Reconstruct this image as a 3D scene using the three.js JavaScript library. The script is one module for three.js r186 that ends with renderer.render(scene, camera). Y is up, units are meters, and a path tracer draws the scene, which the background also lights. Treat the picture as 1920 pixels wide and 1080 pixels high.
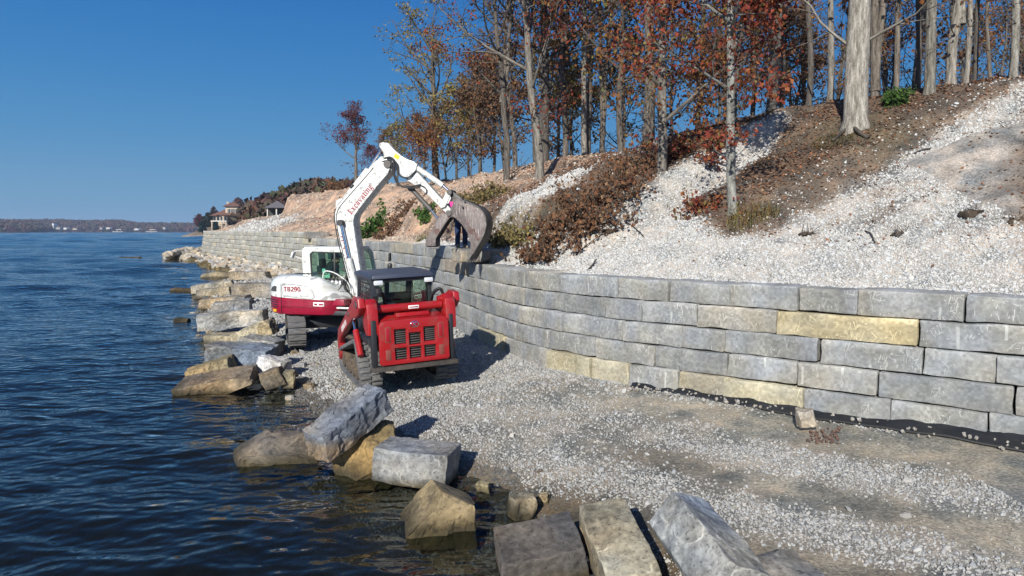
import * as THREE from 'three';
import { mergeGeometries, mergeVertices, toCreasedNormals } from 'three/addons/utils/BufferGeometryUtils.js';
import { MarchingCubes } from 'three/addons/objects/MarchingCubes.js';
import { FontLoader } from 'three/addons/loaders/FontLoader.js';
import { TextGeometry } from 'three/addons/geometries/TextGeometry.js';

// ---------- camera, sky, sun, exposure ----------
const scene = new THREE.Scene();
const EYE = new THREE.Vector3(0, 3.4, 0), FOC = 1280, PITCH = 4.87 * Math.PI / 180;
const camera = new THREE.PerspectiveCamera(2 * Math.atan(540 / FOC) * 180 / Math.PI, 16 / 9, 0.1, 6000);
camera.position.copy(EYE); camera.rotation.x = -PITCH;
scene.add(camera);
const EXPOSURE = 1.25;
const SUN = new THREE.Vector3(-0.33, 0, 0.94).normalize().multiplyScalar(Math.cos(27 * Math.PI / 180)); SUN.y = Math.sin(27 * Math.PI / 180);
{ // clear autumn sky, computed per direction
  const w = 1024, h = 512, a = new Float32Array(w * h * 4);
  const lerp = (p, q, t) => p + (q - p) * t;
  const stops = [[0, 0.1500, 0.2880, 0.4350], [3, 0.1240, 0.2740, 0.4420], [7, 0.0744, 0.2320, 0.4400], [12, 0.0424, 0.1856, 0.4240], [18, 0.0240, 0.1392, 0.3920], [30, 0.0112, 0.0832, 0.2880], [55, 0.0056, 0.0520, 0.1960], [90, 0.0040, 0.0384, 0.1560]];
  for (let j = 0; j < h; j++) {
    const el = ((j + .5) / h - .5) * Math.PI, deg = Math.max(0, el * 180 / Math.PI);
    let k = 0; while (k < stops.length - 2 && deg > stops[k + 1][0]) k++;
    const t = Math.min(1, Math.max(0, (deg - stops[k][0]) / (stops[k + 1][0] - stops[k][0])));
    for (let i = 0; i < w; i++) {
      const az = ((i + .5) / w - .5) * 2 * Math.PI, c = Math.cos(el);
      const mu = Math.cos(az) * c * SUN.x + Math.sin(el) * SUN.y + Math.sin(az) * c * SUN.z;
      const glow = Math.exp((mu - 1) * 9) * .55 + Math.exp((mu - 1) * 60) * .9;
      const side = 1 + .25 * Math.max(0, mu);
      const o = (j * w + i) * 4;
      for (let q = 0; q < 3; q++) a[o + q] = lerp(stops[k][q + 1], stops[k + 1][q + 1], t) * side * [1.05, 1, 1][q] + glow * [1, .95, .85][q] * .5;
      a[o + 3] = 1;
    }
  }
  const sky = new THREE.DataTexture(a, w, h, THREE.RGBAFormat, THREE.FloatType);
  sky.mapping = THREE.EquirectangularReflectionMapping; sky.magFilter = THREE.LinearFilter; sky.minFilter = THREE.LinearFilter; sky.needsUpdate = true;
  scene.background = sky; scene.environment = sky;
}
const sun = new THREE.DirectionalLight(new THREE.Color().setRGB(1, .955, .875), 5);
sun.position.copy(SUN).multiplyScalar(120).add(new THREE.Vector3(0, 0, -20)); sun.target.position.set(0, 0, -20);
sun.castShadow = true; sun.shadow.mapSize.set(4096, 4096);
Object.assign(sun.shadow.camera, { left: -90, right: 90, top: 90, bottom: -90, near: 1, far: 400 });
scene.add(sun, sun.target);
scene.fog = new THREE.FogExp2(new THREE.Color().setRGB(.55, .72, 1), .0002);

// ---------- small tools ----------
const V = (x, y, z) => new THREE.Vector3(x, y, z);
const C = (r, g, b) => new THREE.Color().setRGB(r, g, b);
const R = (d) => d * Math.PI / 180;
const clamp = (x, a = 0, b = 1) => Math.min(b, Math.max(a, x));
const mix = (a, b, t) => a + (b - a) * t;
const sstep = (a, b, x) => { const t = clamp((x - a) / (b - a)); return t * t * (3 - 2 * t); };
function rng(seed) { let s = seed >>> 0; return () => { s = (s + 0x6D2B79F5) >>> 0; let t = s; t = Math.imul(t ^ t >>> 15, t | 1); t ^= t + Math.imul(t ^ t >>> 7, t | 61); return ((t ^ t >>> 14) >>> 0) / 4294967296; }; }
function hash3(x, y, z) { let h = Math.imul(x, 374761393) + Math.imul(y, 668265263) + Math.imul(z, 2147483647 ^ 0x5bd1e995) | 0; h = Math.imul(h ^ h >>> 13, 1274126177); return ((h ^ h >>> 16) >>> 0) / 4294967296; }
function noise3(x, y, z) { // value noise, -1..1
  const xi = Math.floor(x), yi = Math.floor(y), zi = Math.floor(z); let u = x - xi, v = y - yi, w = z - zi;
  u = u * u * (3 - 2 * u); v = v * v * (3 - 2 * v); w = w * w * (3 - 2 * w);
  const h = (a, b, c) => hash3(xi + a, yi + b, zi + c);
  return 2 * mix(mix(mix(h(0, 0, 0), h(1, 0, 0), u), mix(h(0, 1, 0), h(1, 1, 0), u), v), mix(mix(h(0, 0, 1), h(1, 0, 1), u), mix(h(0, 1, 1), h(1, 1, 1), u), v), w) - 1;
}
function fbm(x, y, z, o = 4) { let a = .5, s = 0; for (let i = 0; i < o; i++) { s += a * noise3(x, y, z); x = x * 2.03 + 17.1; y = y * 2.03 + 5.3; z = z * 2.03 + 9.7; a *= .5; } return s; }
function tnoise(x, y, p) { // tiling 2-D value noise, period p cells
  const xi = Math.floor(x), yi = Math.floor(y); let u = x - xi, v = y - yi; u = u * u * (3 - 2 * u); v = v * v * (3 - 2 * v);
  const m = (k) => ((k % p) + p) % p, h = (a, b) => hash3(m(xi + a), m(yi + b), p);
  return 2 * mix(mix(h(0, 0), h(1, 0), u), mix(h(0, 1), h(1, 1), u), v) - 1;
}
function tfbm(u, v, p, o) { let a = .5, s = 0; for (let i = 0; i < o; i++) { s += a * tnoise(u * p, v * p, p); p *= 2; a *= .5; } return s; }

const taken = new Map();
function numbered(name) { const n = taken.get(name) ?? 0; taken.set(name, n + 1); return n ? `${name}_${String(n).padStart(3, '0')}` : name; }
function tag(o, label, category, group, kind) { if (label) o.userData.label = label; if (category) o.userData.category = category; if (group) o.userData.group = group; if (kind) o.userData.kind = kind; return o; }
function thing(name, label, category, pos = [0, 0, 0], turn = 0, group) { const o = new THREE.Group(); o.name = numbered(name); o.position.set(...pos); o.rotation.y = turn; scene.add(o); return tag(o, label, category, group); }
const partCount = new WeakMap();
function part(name, geo, mat, parent) { // one named mesh; geo may be a list that is merged
  const g = Array.isArray(geo) ? join(geo) : geo, m = new THREE.Mesh(g, mat);
  m.castShadow = m.receiveShadow = true;
  if (parent === scene) m.name = numbered(name);
  else { const c = partCount.get(parent) ?? {}; c[name] = (c[name] ?? -1) + 1; partCount.set(parent, c); m.name = c[name] ? `${name}_${String(c[name]).padStart(3, '0')}` : name; }
  parent.add(m); return m;
}
function struct(name, geo, mat, label) { const m = part(name, geo, mat, scene); return tag(m, label, undefined, undefined, 'structure'); }
function join(list) {
  const keep = ['position', 'normal', 'uv']; const all = list.filter(Boolean);
  if (all.some((g) => g.attributes.color)) keep.push('color');
  const out = all.map((g0) => { let g = g0.index ? g0.toNonIndexed() : g0; for (const k of Object.keys(g.attributes)) if (!keep.includes(k)) g.deleteAttribute(k);
    const n = g.attributes.position.count;
    if (!g.attributes.uv) g.setAttribute('uv', new THREE.BufferAttribute(new Float32Array(n * 2), 2));
    if (!g.attributes.normal) g.computeVertexNormals();
    if (keep.includes('color') && !g.attributes.color) g.setAttribute('color', new THREE.BufferAttribute(new Float32Array(n * 3).fill(1), 3));
    g.morphAttributes = {}; return g; });
  return out.length === 1 ? out[0] : mergeGeometries(out);
}
function paint(g, r, gg, b) { const n = g.attributes.position.count, a = new Float32Array(n * 3); for (let i = 0; i < n; i++) { a[i * 3] = r; a[i * 3 + 1] = gg; a[i * 3 + 2] = b; } g.setAttribute('color', new THREE.BufferAttribute(a, 3)); return g; }
const put = (g, x = 0, y = 0, z = 0, rx = 0, ry = 0, rz = 0) => { g.applyMatrix4(new THREE.Matrix4().compose(V(x, y, z), new THREE.Quaternion().setFromEuler(new THREE.Euler(rx, ry, rz)), V(1, 1, 1))); return g; };

// pixel of the 1920 x 1080 frame -> ray -> point
function ray(px, py) { return V((px - 960) / FOC, -(py - 540) / FOC, -1).applyAxisAngle(V(1, 0, 0), -PITCH); }
function onLevel(px, py, y) { const d = ray(px, py); return d.multiplyScalar((y - EYE.y) / d.y).add(EYE); }
function atDepth(px, py, z) { const d = ray(px, py); return d.multiplyScalar(z / -d.z).add(EYE); }
function project(p) { const q = p.clone().sub(EYE).applyAxisAngle(V(1, 0, 0), PITCH); return [960 + FOC * q.x / -q.z, 540 - FOC * q.y / -q.z, -q.z]; }
// ---------- textures ----------
function dataTex(n, fn, srgb, repeat = 1) { // fn(u, v) -> [r, g, b] in 0..1
  const a = new Uint8Array(n * n * 4);
  for (let j = 0; j < n; j++) for (let i = 0; i < n; i++) { const c = fn(i / n, j / n), o = (j * n + i) * 4; a[o] = clamp(c[0]) * 255; a[o + 1] = clamp(c[1]) * 255; a[o + 2] = clamp(c[2]) * 255; a[o + 3] = 255; }
  const t = new THREE.DataTexture(a, n, n, THREE.RGBAFormat); t.wrapS = t.wrapT = THREE.RepeatWrapping; t.magFilter = THREE.LinearFilter; t.minFilter = THREE.LinearMipmapLinearFilter; t.generateMipmaps = true;
  if (srgb) t.colorSpace = THREE.SRGBColorSpace; t.repeat.set(repeat, repeat); t.needsUpdate = true; return t;
}
function canvasTex(w, h, draw) { const c = document.createElement('canvas'); c.width = w; c.height = h; draw(c.getContext('2d'), w, h); const t = new THREE.CanvasTexture(c); t.colorSpace = THREE.SRGBColorSpace; t.wrapS = t.wrapT = THREE.RepeatWrapping; return t; }
const TEX = {};
TEX.stone = canvasTex(1024, 1024, (g, w, h) => { // limestone: mottled, with chalky scrape marks; covers 2.6 m
  const im = g.createImageData(w, h), d = im.data;
  for (let j = 0; j < h; j++) for (let i = 0; i < w; i++) {
    const u = i / w, v = j / h, m = tfbm(u, v, 5, 5), f = tfbm(u + .3, v + .1, 64, 3), warm = tfbm(u + .7, v + .2, 4, 3), st = tfbm(u, v * 1, 9, 3) ;
    const l = 182 + m * 32 + f * 34 + (hash3(i, j, 3) - .5) * 16, o = (j * w + i) * 4, wv = warm * 14 + st * 5;
    d[o] = l + wv; d[o + 1] = l + wv * .5; d[o + 2] = l - wv * .6; d[o + 3] = 255;
  }
  g.putImageData(im, 0, 0);
  const r = rng(41); g.lineCap = 'round';
  const wrap = (fn) => { for (const dx of [0, -w, w]) for (const dy of [0, -h, h]) { g.save(); g.translate(dx, dy); fn(); g.restore(); } };
  for (let k = 0; k < 60; k++) { // clusters of scrapes
    const cx = r() * w, cy = r() * h, n = 3 + r() * 9 | 0, sp = 26 + r() * 60, list = [];
    for (let q = 0; q < n; q++) { const x = cx + (r() - .5) * sp * 2, y = cy + (r() - .5) * sp * 1.6, an = r() < .5 ? Math.PI / 2 + (r() - .5) * .9 : r() * 6.3, L = 6 + r() * r() * 70; list.push([x, y, an, L, 1.2 + r() * 2.6,   .5 + r() * .5, (r() - .5) * .5]); }
    wrap(() => { for (const [x, y, an, L, lw, al, b] of list) { g.strokeStyle = `rgba(255,255,252,${al})`; g.lineWidth = lw; g.beginPath(); g.moveTo(x, y); g.quadraticCurveTo(x + Math.cos(an + b) * L * .5, y + Math.sin(an + b) * L * .5, x + Math.cos(an) * L, y + Math.sin(an) * L); g.stroke(); } });
  }
  for (let k = 0; k < 300; k++) { const x = r() * w, y = r() * h, q = 1.2 + r() * r() * 6, al = .3 + r() * .6; g.fillStyle = `rgba(255,255,252,${al})`; g.fillRect(x, y, q * (1 + r() * 2), q); }
  for (let k = 0; k < 5; k++) { const x = r() * w, y = r() * h, L = 60 + r() * 70; g.strokeStyle = 'rgba(245,247,245,.6)'; g.lineWidth = 14; g.beginPath(); g.moveTo(x, y); g.lineTo(x + (r() - .5) * 8, y + L); g.stroke(); }
});
TEX.rock = dataTex(1024, (u, v) => { const m = tfbm(u, v, 4, 6), f = tfbm(u + .3, v + .1, 48, 4), warm = tfbm(u + .7, v + .2, 3, 5), vein = sstep(.045, .0, Math.abs(tfbm(u + .15, v + .55, 5, 4))) * sstep(.1, .4, tfbm(u + .9, v + .4, 4, 3)), pit = sstep(.45, .8, tnoise(u * 130, v * 130, 130)); const l = .70 + m * .26 + f * .20 + vein * .28 - pit * .16; return [l + warm * .10, l + warm * .03, l - warm * .08]; }, true);
TEX.rockBump = dataTex(512, (u, v) => { const a = .5 + tfbm(u, v, 6, 7) * .75 - Math.abs(tfbm(u + .4, v, 9, 5)) * .45; return [a, a, a]; });
TEX.stoneBump = dataTex(512, (u, v) => { const a = .5 + tfbm(u, v, 8, 6) * .7 + Math.abs(tfbm(u + .4, v, 6, 4)) * -.3 + .1; return [a, a, a]; });
TEX.soil = dataTex(1024, (u, v) => { const m = tfbm(u, v, 6, 5), f = tfbm(u + .2, v, 90, 3), p = tnoise(u * 210, v * 210, 210); const l = .70 + m * .2 + f * .22 + (p > .55 ? (p - .55) * .5 : 0); return [l + m * .05, l, l - m * .05]; }, true);
TEX.soilBump = dataTex(512, (u, v) => { const p = tnoise(u * 180, v * 180, 180), q = tnoise(u * 70, v * 70, 70); const l = .35 + tfbm(u, v, 10, 6) * .5 + Math.max(0, p) * .25 + Math.max(0, q) * .3; return [l, l, l]; });
const waveDir = [];
{ const r = rng(7); for (let k = 0; k < 46; k++) { const a = R(78) + (r() - .5) * 1.5, n = 2 + k * .75 + r() * 3; const i = Math.round(n * Math.cos(a)), j = Math.round(n * Math.sin(a)); waveDir.push([i, j, r() * 6.28, 1 / Math.pow(Math.hypot(i, j) + 1, 1.05)]); } }
TEX.water = dataTex(512, (u, v) => { let s = 0; for (const [i, j, p, a] of waveDir) s += a * Math.sin(6.28318 * (i * u + j * v) + p + 1.3 * tnoise(u * 8, v * 8, 8)); const k = .5 + s * .34 + tfbm(u, v, 40, 3) * .1; return [k, k, k]; });
TEX.bark = dataTex(512, (u, v) => { const rid = Math.abs(tnoise(u * 24 + 2.2 * tfbm(u, v, 4, 3), v * 5, 24)) , f = tfbm(u, v, 40, 3), m = tfbm(u + .5, v + .3, 4, 4); const l = .66 + .16 * Math.sqrt(rid) + f * .16 + m * .34; return [l + .02, l, l - .03]; }, true);
TEX.barkBump = dataTex(512, (u, v) => { const l = Math.sqrt(Math.abs(tnoise(u * 24 + 2.2 * tfbm(u, v, 4, 3), v * 5, 24))) * .8 + tfbm(u, v, 40, 3) * .2 + .1; return [l, l, l]; });
TEX.paint = dataTex(512, (u, v) => { const m = tfbm(u, v, 5, 5), f = tfbm(u + .2, v, 60, 3), s = sstep(.18, .5, tfbm(u + .6, v + .4, 9, 5)); const l = .95 + m * .06 + f * .06 - s * .07; return [l, l - s * .01, l - s * .025]; }, true);
const blend = (a, b, t) => a.map((v, i) => mix(v, b[i], clamp(t)));
TEX.redPaint = dataTex(512, (u, v) => { const m = tfbm(u, v, 5, 5), f = tfbm(u + .2, v, 70, 3), streak = tfbm(u * 1, v * .12 + .3, 60, 3), scr = sstep(.62, .8, tnoise(u * 200, v * 22, 200)) * sstep(.0, .4, tfbm(u + .4, v + .2, 6, 3)); return blend(blend([.66, .07, .095], [.56, .33, .28], .10 + .55 * sstep(-.05, .55, m + f * .5 + streak * .35)), [.80, .62, .58], scr * .5); }, true);
TEX.whitePaint = dataTex(512, (u, v) => { const m = tfbm(u + .5, v, 5, 5), f = tfbm(u + .2, v, 60, 3), spot = sstep(.30, .44, tfbm(u + .7, v + .3, 16, 4)), streak = tfbm(u, v * .1, 50, 3); return blend(blend([.83, .84, .83], [.62, .60, .55], .08 + .5 * sstep(.05, .6, m + f * .4 + streak * .3)), [.34, .33, .31], spot * .45); }, true);
TEX.steel = dataTex(512, (u, v) => { const m = tfbm(u, v, 4, 5), f = tfbm(u + .2, v, 80, 3), st = tfbm(u * 1, v * .1 + .2, 70, 4), rust = sstep(.05, .4, tfbm(u + .6, v + .8, 5, 5)); return blend(blend([.50, .48, .47], [.40, .29, .26], rust * .8 + .1), [.80, .78, .77], sstep(.22, .5, st + m * .4) * .7).map((x) => x + f * .14); }, true);
TEX.paintRough = dataTex(256, (u, v) => { const l = .55 + tfbm(u, v, 7, 5) * .5; return [l, l, l]; });

const std = (o) => new THREE.MeshStandardMaterial(o), phys = (o) => new THREE.MeshPhysicalMaterial(o);
const M = {
  stone: std({ vertexColors: true, map: TEX.stone, bumpMap: TEX.stoneBump, bumpScale: .011, roughness: .92 }),
  rock: std({ vertexColors: true, map: TEX.rock, bumpMap: TEX.rockBump, bumpScale: .04, roughness: .93 }),
  ground: std({ vertexColors: true, map: TEX.soil, bumpMap: TEX.soilBump, bumpScale: .013, roughness: .97 }),
  pebble: std({ color: C(1, 1, 1), vertexColors: true, roughness: .93, flatShading: true }),
  leaf: phys({ vertexColors: true, roughness: .9, transmission: .3, thickness: 0, side: THREE.DoubleSide, specularIntensity: .25 }),
  bark: std({ vertexColors: true, map: TEX.bark, bumpMap: TEX.barkBump, bumpScale: .014, roughness: .95 }),
};

// ---------- plan of the wall and of the shoreline ----------
function pathOf(points, n) {
  const c = new THREE.CatmullRomCurve3(points.map(([x, z]) => V(x, 0, z)), false, 'centripetal'), p = c.getSpacedPoints(n), s = [0];
  for (let i = 1; i <= n; i++) s.push(s[i - 1] + p[i].distanceTo(p[i - 1]));
  return { p, s, n, len: s[n] };
}
function near(path, x, z) { // {s, d}: arc length and signed distance (positive to the right of the direction of travel)
  let best = 1e9, bi = 0, bt = 0, p = path.p, c0 = 0;
  for (let i = 0; i <= path.n; i += 10) { const q = p[i], d2 = (q.x - x) * (q.x - x) + (q.z - z) * (q.z - z); if (d2 < best) { best = d2; c0 = i; } }
  best = 1e9;
  for (let i = Math.max(0, c0 - 12), e = Math.min(path.n, c0 + 12); i < e; i++) {
    const ax = p[i].x, az = p[i].z, dx = p[i + 1].x - ax, dz = p[i + 1].z - az; let t = ((x - ax) * dx + (z - az) * dz) / (dx * dx + dz * dz); t = t < 0 ? 0 : t > 1 ? 1 : t;
    const qx = ax + dx * t - x, qz = az + dz * t - z, d2 = qx * qx + qz * qz; if (d2 < best) { best = d2; bi = i; bt = t; }
  }
  const dx = p[bi + 1].x - p[bi].x, dz = p[bi + 1].z - p[bi].z, cr = dx * (z - p[bi].z) - dz * (x - p[bi].x);
  return { s: mix(path.s[bi], path.s[bi + 1], bt), d: Math.sqrt(best) * (cr > 0 ? 1 : -1) };
}
function along(path, s) { // point and unit tangent
  let lo = 0, hi = path.n; while (hi - lo > 1) { const m = (lo + hi) >> 1; if (path.s[m] <= s) lo = m; else hi = m; }
  const t = (s - path.s[lo]) / (path.s[hi] - path.s[lo]); return { p: path.p[lo].clone().lerp(path.p[hi], t), t: path.p[hi].clone().sub(path.p[lo]).normalize() };
}
// the wall runs from the near right to the far left; the hill lies to the right of that direction
const WALL = pathOf([[13, -4.4], [9.6, -7.05], [7, -9.05], [5.3, -10.35], [3.7, -11.6], [2, -13], [.7, -14.5], [-.35, -16.6], [-1.2, -19], [-2.4, -22], [-6.6, -31], [-13.6, -44], [-23, -59], [-33.6, -75.2], [-36.0, -79.5], [-36.4, -83.5], [-33.5, -88], [-26, -95]], 420);
const SHORE = pathOf([[9, 2], [5, -2], [2.5, -5], [1, -7], [-.3, -8.7], [-2, -10.6], [-3.9, -12.9], [-6, -16.5], [-9.3, -21], [-12.3, -27], [-15, -33], [-18, -42], [-21.5, -52], [-28, -62.5], [-36, -73], [-46, -88], [-47, -96], [-40, -104]], 300);
const COURSE = .40, TOP1 = 2.5;
// where along the wall a course at height y shows at pixel column px
const wallCols = []; for (let i = 0; i <= WALL.n; i++) { const q = WALL.p[i]; wallCols.push(q.z < -1 ? project(V(q.x, 2, q.z))[0] : 1e5); }
function wallS(px) { for (let i = 1; i < WALL.n; i++) if (wallCols[i] <= px) { const t = (px - wallCols[i]) / (wallCols[i - 1] - wallCols[i]); return mix(WALL.s[i], WALL.s[i - 1], t); } return WALL.len; }
const S2 = wallS(885), S3 = wallS(571);
const wallTop = (s) => TOP1 + (s > S2 ? COURSE : 0) + (s > S3 ? COURSE : 0);

// ---------- heights ----------
const tanS0 = wallS(880), tanS1 = wallS(660), bankS0 = wallS(1010), bankS1 = wallS(640);
function hillHeight(x, z, s, d) {
  const top = TOP1 + sstep(S2 - .8, S2 + .8, s) * COURSE + sstep(S3 - .5, S3 + 1.5, s) * COURSE;
  const far = sstep(bankS0 - 4, bankS0 + 8, s), veryFar = sstep(bankS1, bankS1 + 26, s);
  const bank = sstep(bankS0, bankS0 + 2, s) * (1 - sstep(bankS1, bankS1 + 10, s)) * 1.15 * sstep(1.5, 2.6, d + .5 * fbm(x * .7, 1, z * .7, 3));
  const slope = mix(mix(.53, .37, far), .40, veryFar), plateau = mix(mix(7.05, 6.7, far), 6.4, veryFar) + fbm(x * .07, 3, z * .07, 3) * .8;
  let h = top - .07 + .04 * Math.min(d, 1.2) + slope * Math.max(0, d - .88) + bank * .8;
  const k = 1.3; const e = clamp(.5 + .5 * (plateau - h) / k); h = mix(plateau + .02 * d, h, e) - k * e * (1 - e) * .8; // smooth minimum with the plateau
  const cliff = veryFar * sstep(5, 7.5, d + fbm(x * .25, 7, z * .25, 3) * 3) * .9 * (1 - sstep(bankS1 + 40, bankS1 + 60, s)); // cut face of the excavated mound
  h += cliff + veryFar * fbm(x * .8, 17, z * .5, 4) * .45 * sstep(1.5, 4, d);
  const ratio = x / -z, low = sstep(-.322, -.332, ratio + .006 * fbm(x * .5, 3, z * .5, 3)) * sstep(-36, -44, z), cap = mix(mix(4.7, 3.75, sstep(-.385, -.41, ratio)), 3.1, sstep(-.41, -.435, ratio)) + fbm(x * .3, 9, z * .3, 3) * .35; h = mix(h, Math.min(h, cap), low);
  if (d > 24) h -= (d - 24) * .03;
  const end = sstep(WALL.len - 26, WALL.len - 12, s); h = mix(h, top + .1 + .05 * d, end);
  const rough = sstep(.8, 2.8, d);
  return h + rough * (fbm(x * .45, 2, z * .45, 4) * .42 + fbm(x * 1.9, 5, z * 1.9, 3) * .11) + fbm(x * 3, 8, z * 3, 2) * .03;
}
function beachHeight(x, z, dw) { // dw: distance in front of the wall
  const q = near(SHORE, x, z), ds = q.d; // positive inland
  if (ds <= 0) return Math.max(-2.6, ds * .30 - .02) + fbm(x * 1.1, 4, z * 1.1, 3) * .12;
  const t = ds / (ds + Math.max(.2, dw));
  return .50 * Math.pow(t, .60) + fbm(x * .8, 6, z * .8, 4) * .10 * sstep(0, 1, ds) + .03 * fbm(x * 3, 6, z * 3, 2);
}
// regular field of heights for look-ups
const FX0 = -62, FZ0 = -122, FS = .25, FNX = 470, FNZ = 500;
const fH = new Float32Array(FNX * FNZ), fS = new Float32Array(FNX * FNZ), fD = new Float32Array(FNX * FNZ);
for (let j = 0; j < FNZ; j++) for (let i = 0; i < FNX; i++) {
  const x = FX0 + i * FS, z = FZ0 + j * FS, w = near(WALL, x, z), k = j * FNX + i; fS[k] = w.s; fD[k] = w.d;
  fH[k] = w.d > 0 ? hillHeight(x, z, w.s, w.d) : beachHeight(x, z, -w.d);
}
function look(f, x, z) { const u = clamp((x - FX0) / FS, 0, FNX - 1.01), v = clamp((z - FZ0) / FS, 0, FNZ - 1.01), i = u | 0, j = v | 0, a = u - i, b = v - j, k = j * FNX + i; return mix(mix(f[k], f[k + 1], a), mix(f[k + FNX], f[k + FNX + 1], a), b); }
const wallD = (x, z) => look(fD, x, z);
function groundY(x, z) { // exact, also away from the field's edge cells
  const w = near(WALL, x, z); return w.d > 0 ? hillHeight(x, z, w.s, w.d) : beachHeight(x, z, -w.d);
}
const H = (x, z) => { const d = wallD(x, z); return Math.abs(d) < .5 ? groundY(x, z) : look(fH, x, z); };
function hit(px, py, from = 4, hill = false) { // first point of the land on a pixel's ray
  const d = ray(px, py); d.divideScalar(-d.z);
  for (let z = from; z < 118; z += .04) { const x = EYE.x + d.x * z, y = EYE.y + d.y * z; if (hill && wallD(x, -z) < .7) continue; if (y < H(x, -z)) return V(x, H(x, -z), -z); }
  return null;
}

// ---------- what covers the land (plan polygons) ----------
function poly(list, hill = true) { return list.map(([px, py]) => { const p = Array.isArray(px) ? null : hit(px, py, 4, hill); return p ? [p.x, p.z] : null; }).filter(Boolean); }
function polyD(pg, x, z) { // signed distance, positive inside
  let inside = false, best = 1e9;
  for (let i = 0, j = pg.length - 1; i < pg.length; j = i++) {
    const [ax, az] = pg[j], [bx, bz] = pg[i]; if ((az > z) !== (bz > z) && x < (bx - ax) * (z - az) / (bz - az) + ax) inside = !inside;
    const dx = bx - ax, dz = bz - az, t = clamp(((x - ax) * dx + (z - az) * dz) / (dx * dx + dz * dz + 1e-9)), qx = ax + dx * t - x, qz = az + dz * t - z; best = Math.min(best, qx * qx + qz * qz);
  }
  return Math.sqrt(best) * (inside ? 1 : -1);
}
const slide1 = poly([[1010, 486], [1105, 428], [1180, 360], [1270, 315], [1370, 268], [1428, 232], [1462, 222], [1458, 240], [1436, 275], [1410, 300], [1345, 345], [1285, 390], [1330, 425], [1400, 447], [1460, 440], [1520, 470], [1500, 500], [1100, 500]]);
const slide2 = poly([[1430, 448], [1530, 385], [1640, 325], [1760, 245], [1850, 195], [1918, 166], [1919, 400], [1800, 470], [1500, 480]]);
const strip1 = poly([[925, 425], [965, 370], [1030, 335], [1100, 318], [1080, 345], [1010, 380], [965, 410]]);
const strip2 = poly([[1150, 292], [1195, 270], [1240, 252], [1240, 268], [1195, 288]]);
const heapPx = poly([[930, 505], [985, 470], [1130, 425], [1300, 450], [1405, 440], [1500, 455], [1919, 430], [1919, 550], [1500, 530], [1100, 510]]);
function cover(x, z, s, d) { // -> {gravel, litter, soil, tan}
  const n = fbm(x * .9, 11, z * .9, 4) * .9, n2 = fbm(x * 3.1, 12, z * 3.1, 3);
  if (d > 0) {
    let g = 0;
    const near1 = 1 - sstep(S2 - .5, S2 + 3, s);
    g = Math.max(g, near1 * sstep(2.3, 1.5, d + n * .5), .95 * (1 - near1) * sstep(1.6, .8, d + n * .5) * sstep(S3 + 2, S3 - 6, s));
    g = Math.max(g, sstep(-.25, .3, polyD(slide1, x, z) + n * .55), sstep(-.25, .3, polyD(strip1, x, z) + n * .4) * .9, sstep(-.3, .2, polyD(strip2, x, z) + n * .3) * .7, sstep(-.3, .3, polyD(heapPx, x, z) + n * .3));
    const p2 = polyD(slide2, x, z) + n * .5; g = Math.max(g, sstep(-.3, .4, p2) * clamp(.84 + n * .55 + n2 * .7, .38, 1));
    const far = sstep(tanS0, tanS1, s + n * 5);
    const scree = sstep(S3 + 12, S3 + 18, s) * sstep(S3 + 34, S3 + 26, s) * sstep(4.6, 3.2, d + n); g = Math.max(g, scree * .9);
    return { gravel: clamp(g), tan: far * (1 - scree), litter: clamp((1 - g) * (1 - .9 * far) * sstep(1.2, 2.4, d)), path: sstep(-.6, .3, polyD(slide2, x, z) + 1.0 + n * .4) };
  }
  const ds = near(SHORE, x, z).d;
  // wheel tracks run along the beach; gravel lies between them
  const w = -d, bell = (c, sg) => Math.exp(-Math.pow((w - c + n * .22 + .12 * n2) / sg, 2)), near2 = sstep(15, 10, s + n * 2), trackA = bell(.95, .80) * sstep(20, 9, s + n * 2), trackB = bell(3.1, .50) * near2, trackC = bell(4.75, .50) * near2;
  let g = 1.02 - 1.25 * trackA - 1.2 * trackB - 1.2 * trackC - .45 * sstep(.0, .45, n);
  g *= mix(1, .75 + .5 * noise3(x * .5, 4, z * .5), sstep(10, 14, s));
  g = clamp(g + n2 * .22) * sstep(-.35, .12, ds);
  g = mix(g, clamp(g * .8), sstep(22, 40, s));
  return { gravel: g, tan: 0, litter: 0, path: 0, ds };
}
function landColor(x, z, y, c, d) {
  const n = fbm(x * .6, 21, z * .6, 4), f = fbm(x * 4, 22, z * 4, 3);
  let r, g, b;
  if (d > 0) { // hill
    const brown = [.145, .096, .063], dirt = [.20, .150, .108], tan = [.56, .385, .27], grav = [.60, .56, .50];
    const k = clamp(.35 + n * .9 + c.path * .7); [r, g, b] = brown.map((v, i) => mix(v, dirt[i], k));
    const grassy = sstep(.15, .5, fbm(x * .35, 31, z * .35, 3)) * .35; r = mix(r, .10, grassy); g = mix(g, .095, grassy); b = mix(b, .04, grassy);
    [r, g, b] = [r, g, b].map((v, i) => mix(v, tan[i] * (1 + n * .35), c.tan)); [r, g, b] = [r, g, b].map((v, i) => mix(v, grav[i], c.gravel * .85));
  } else {
    const mud = [.335, .305, .24], wet = [.13, .10, .06], grav = [.44, .41, .36], bed = [.030, .028, .016];
    [r, g, b] = mud.map((v, i) => mix(v * (1 + n * .6), grav[i], c.gravel * .85));
    const wetK = sstep(.28, .02, y + n * .08); [r, g, b] = [r, g, b].map((v, i) => mix(v, wet[i], wetK));
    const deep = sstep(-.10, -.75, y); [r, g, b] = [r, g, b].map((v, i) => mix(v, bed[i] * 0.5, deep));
  }
  const k = 1 + f * .25; return [r * k * 1.36, g * k * 1.36, b * k * 1.36]; // the detail map averages about one half
}
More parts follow.
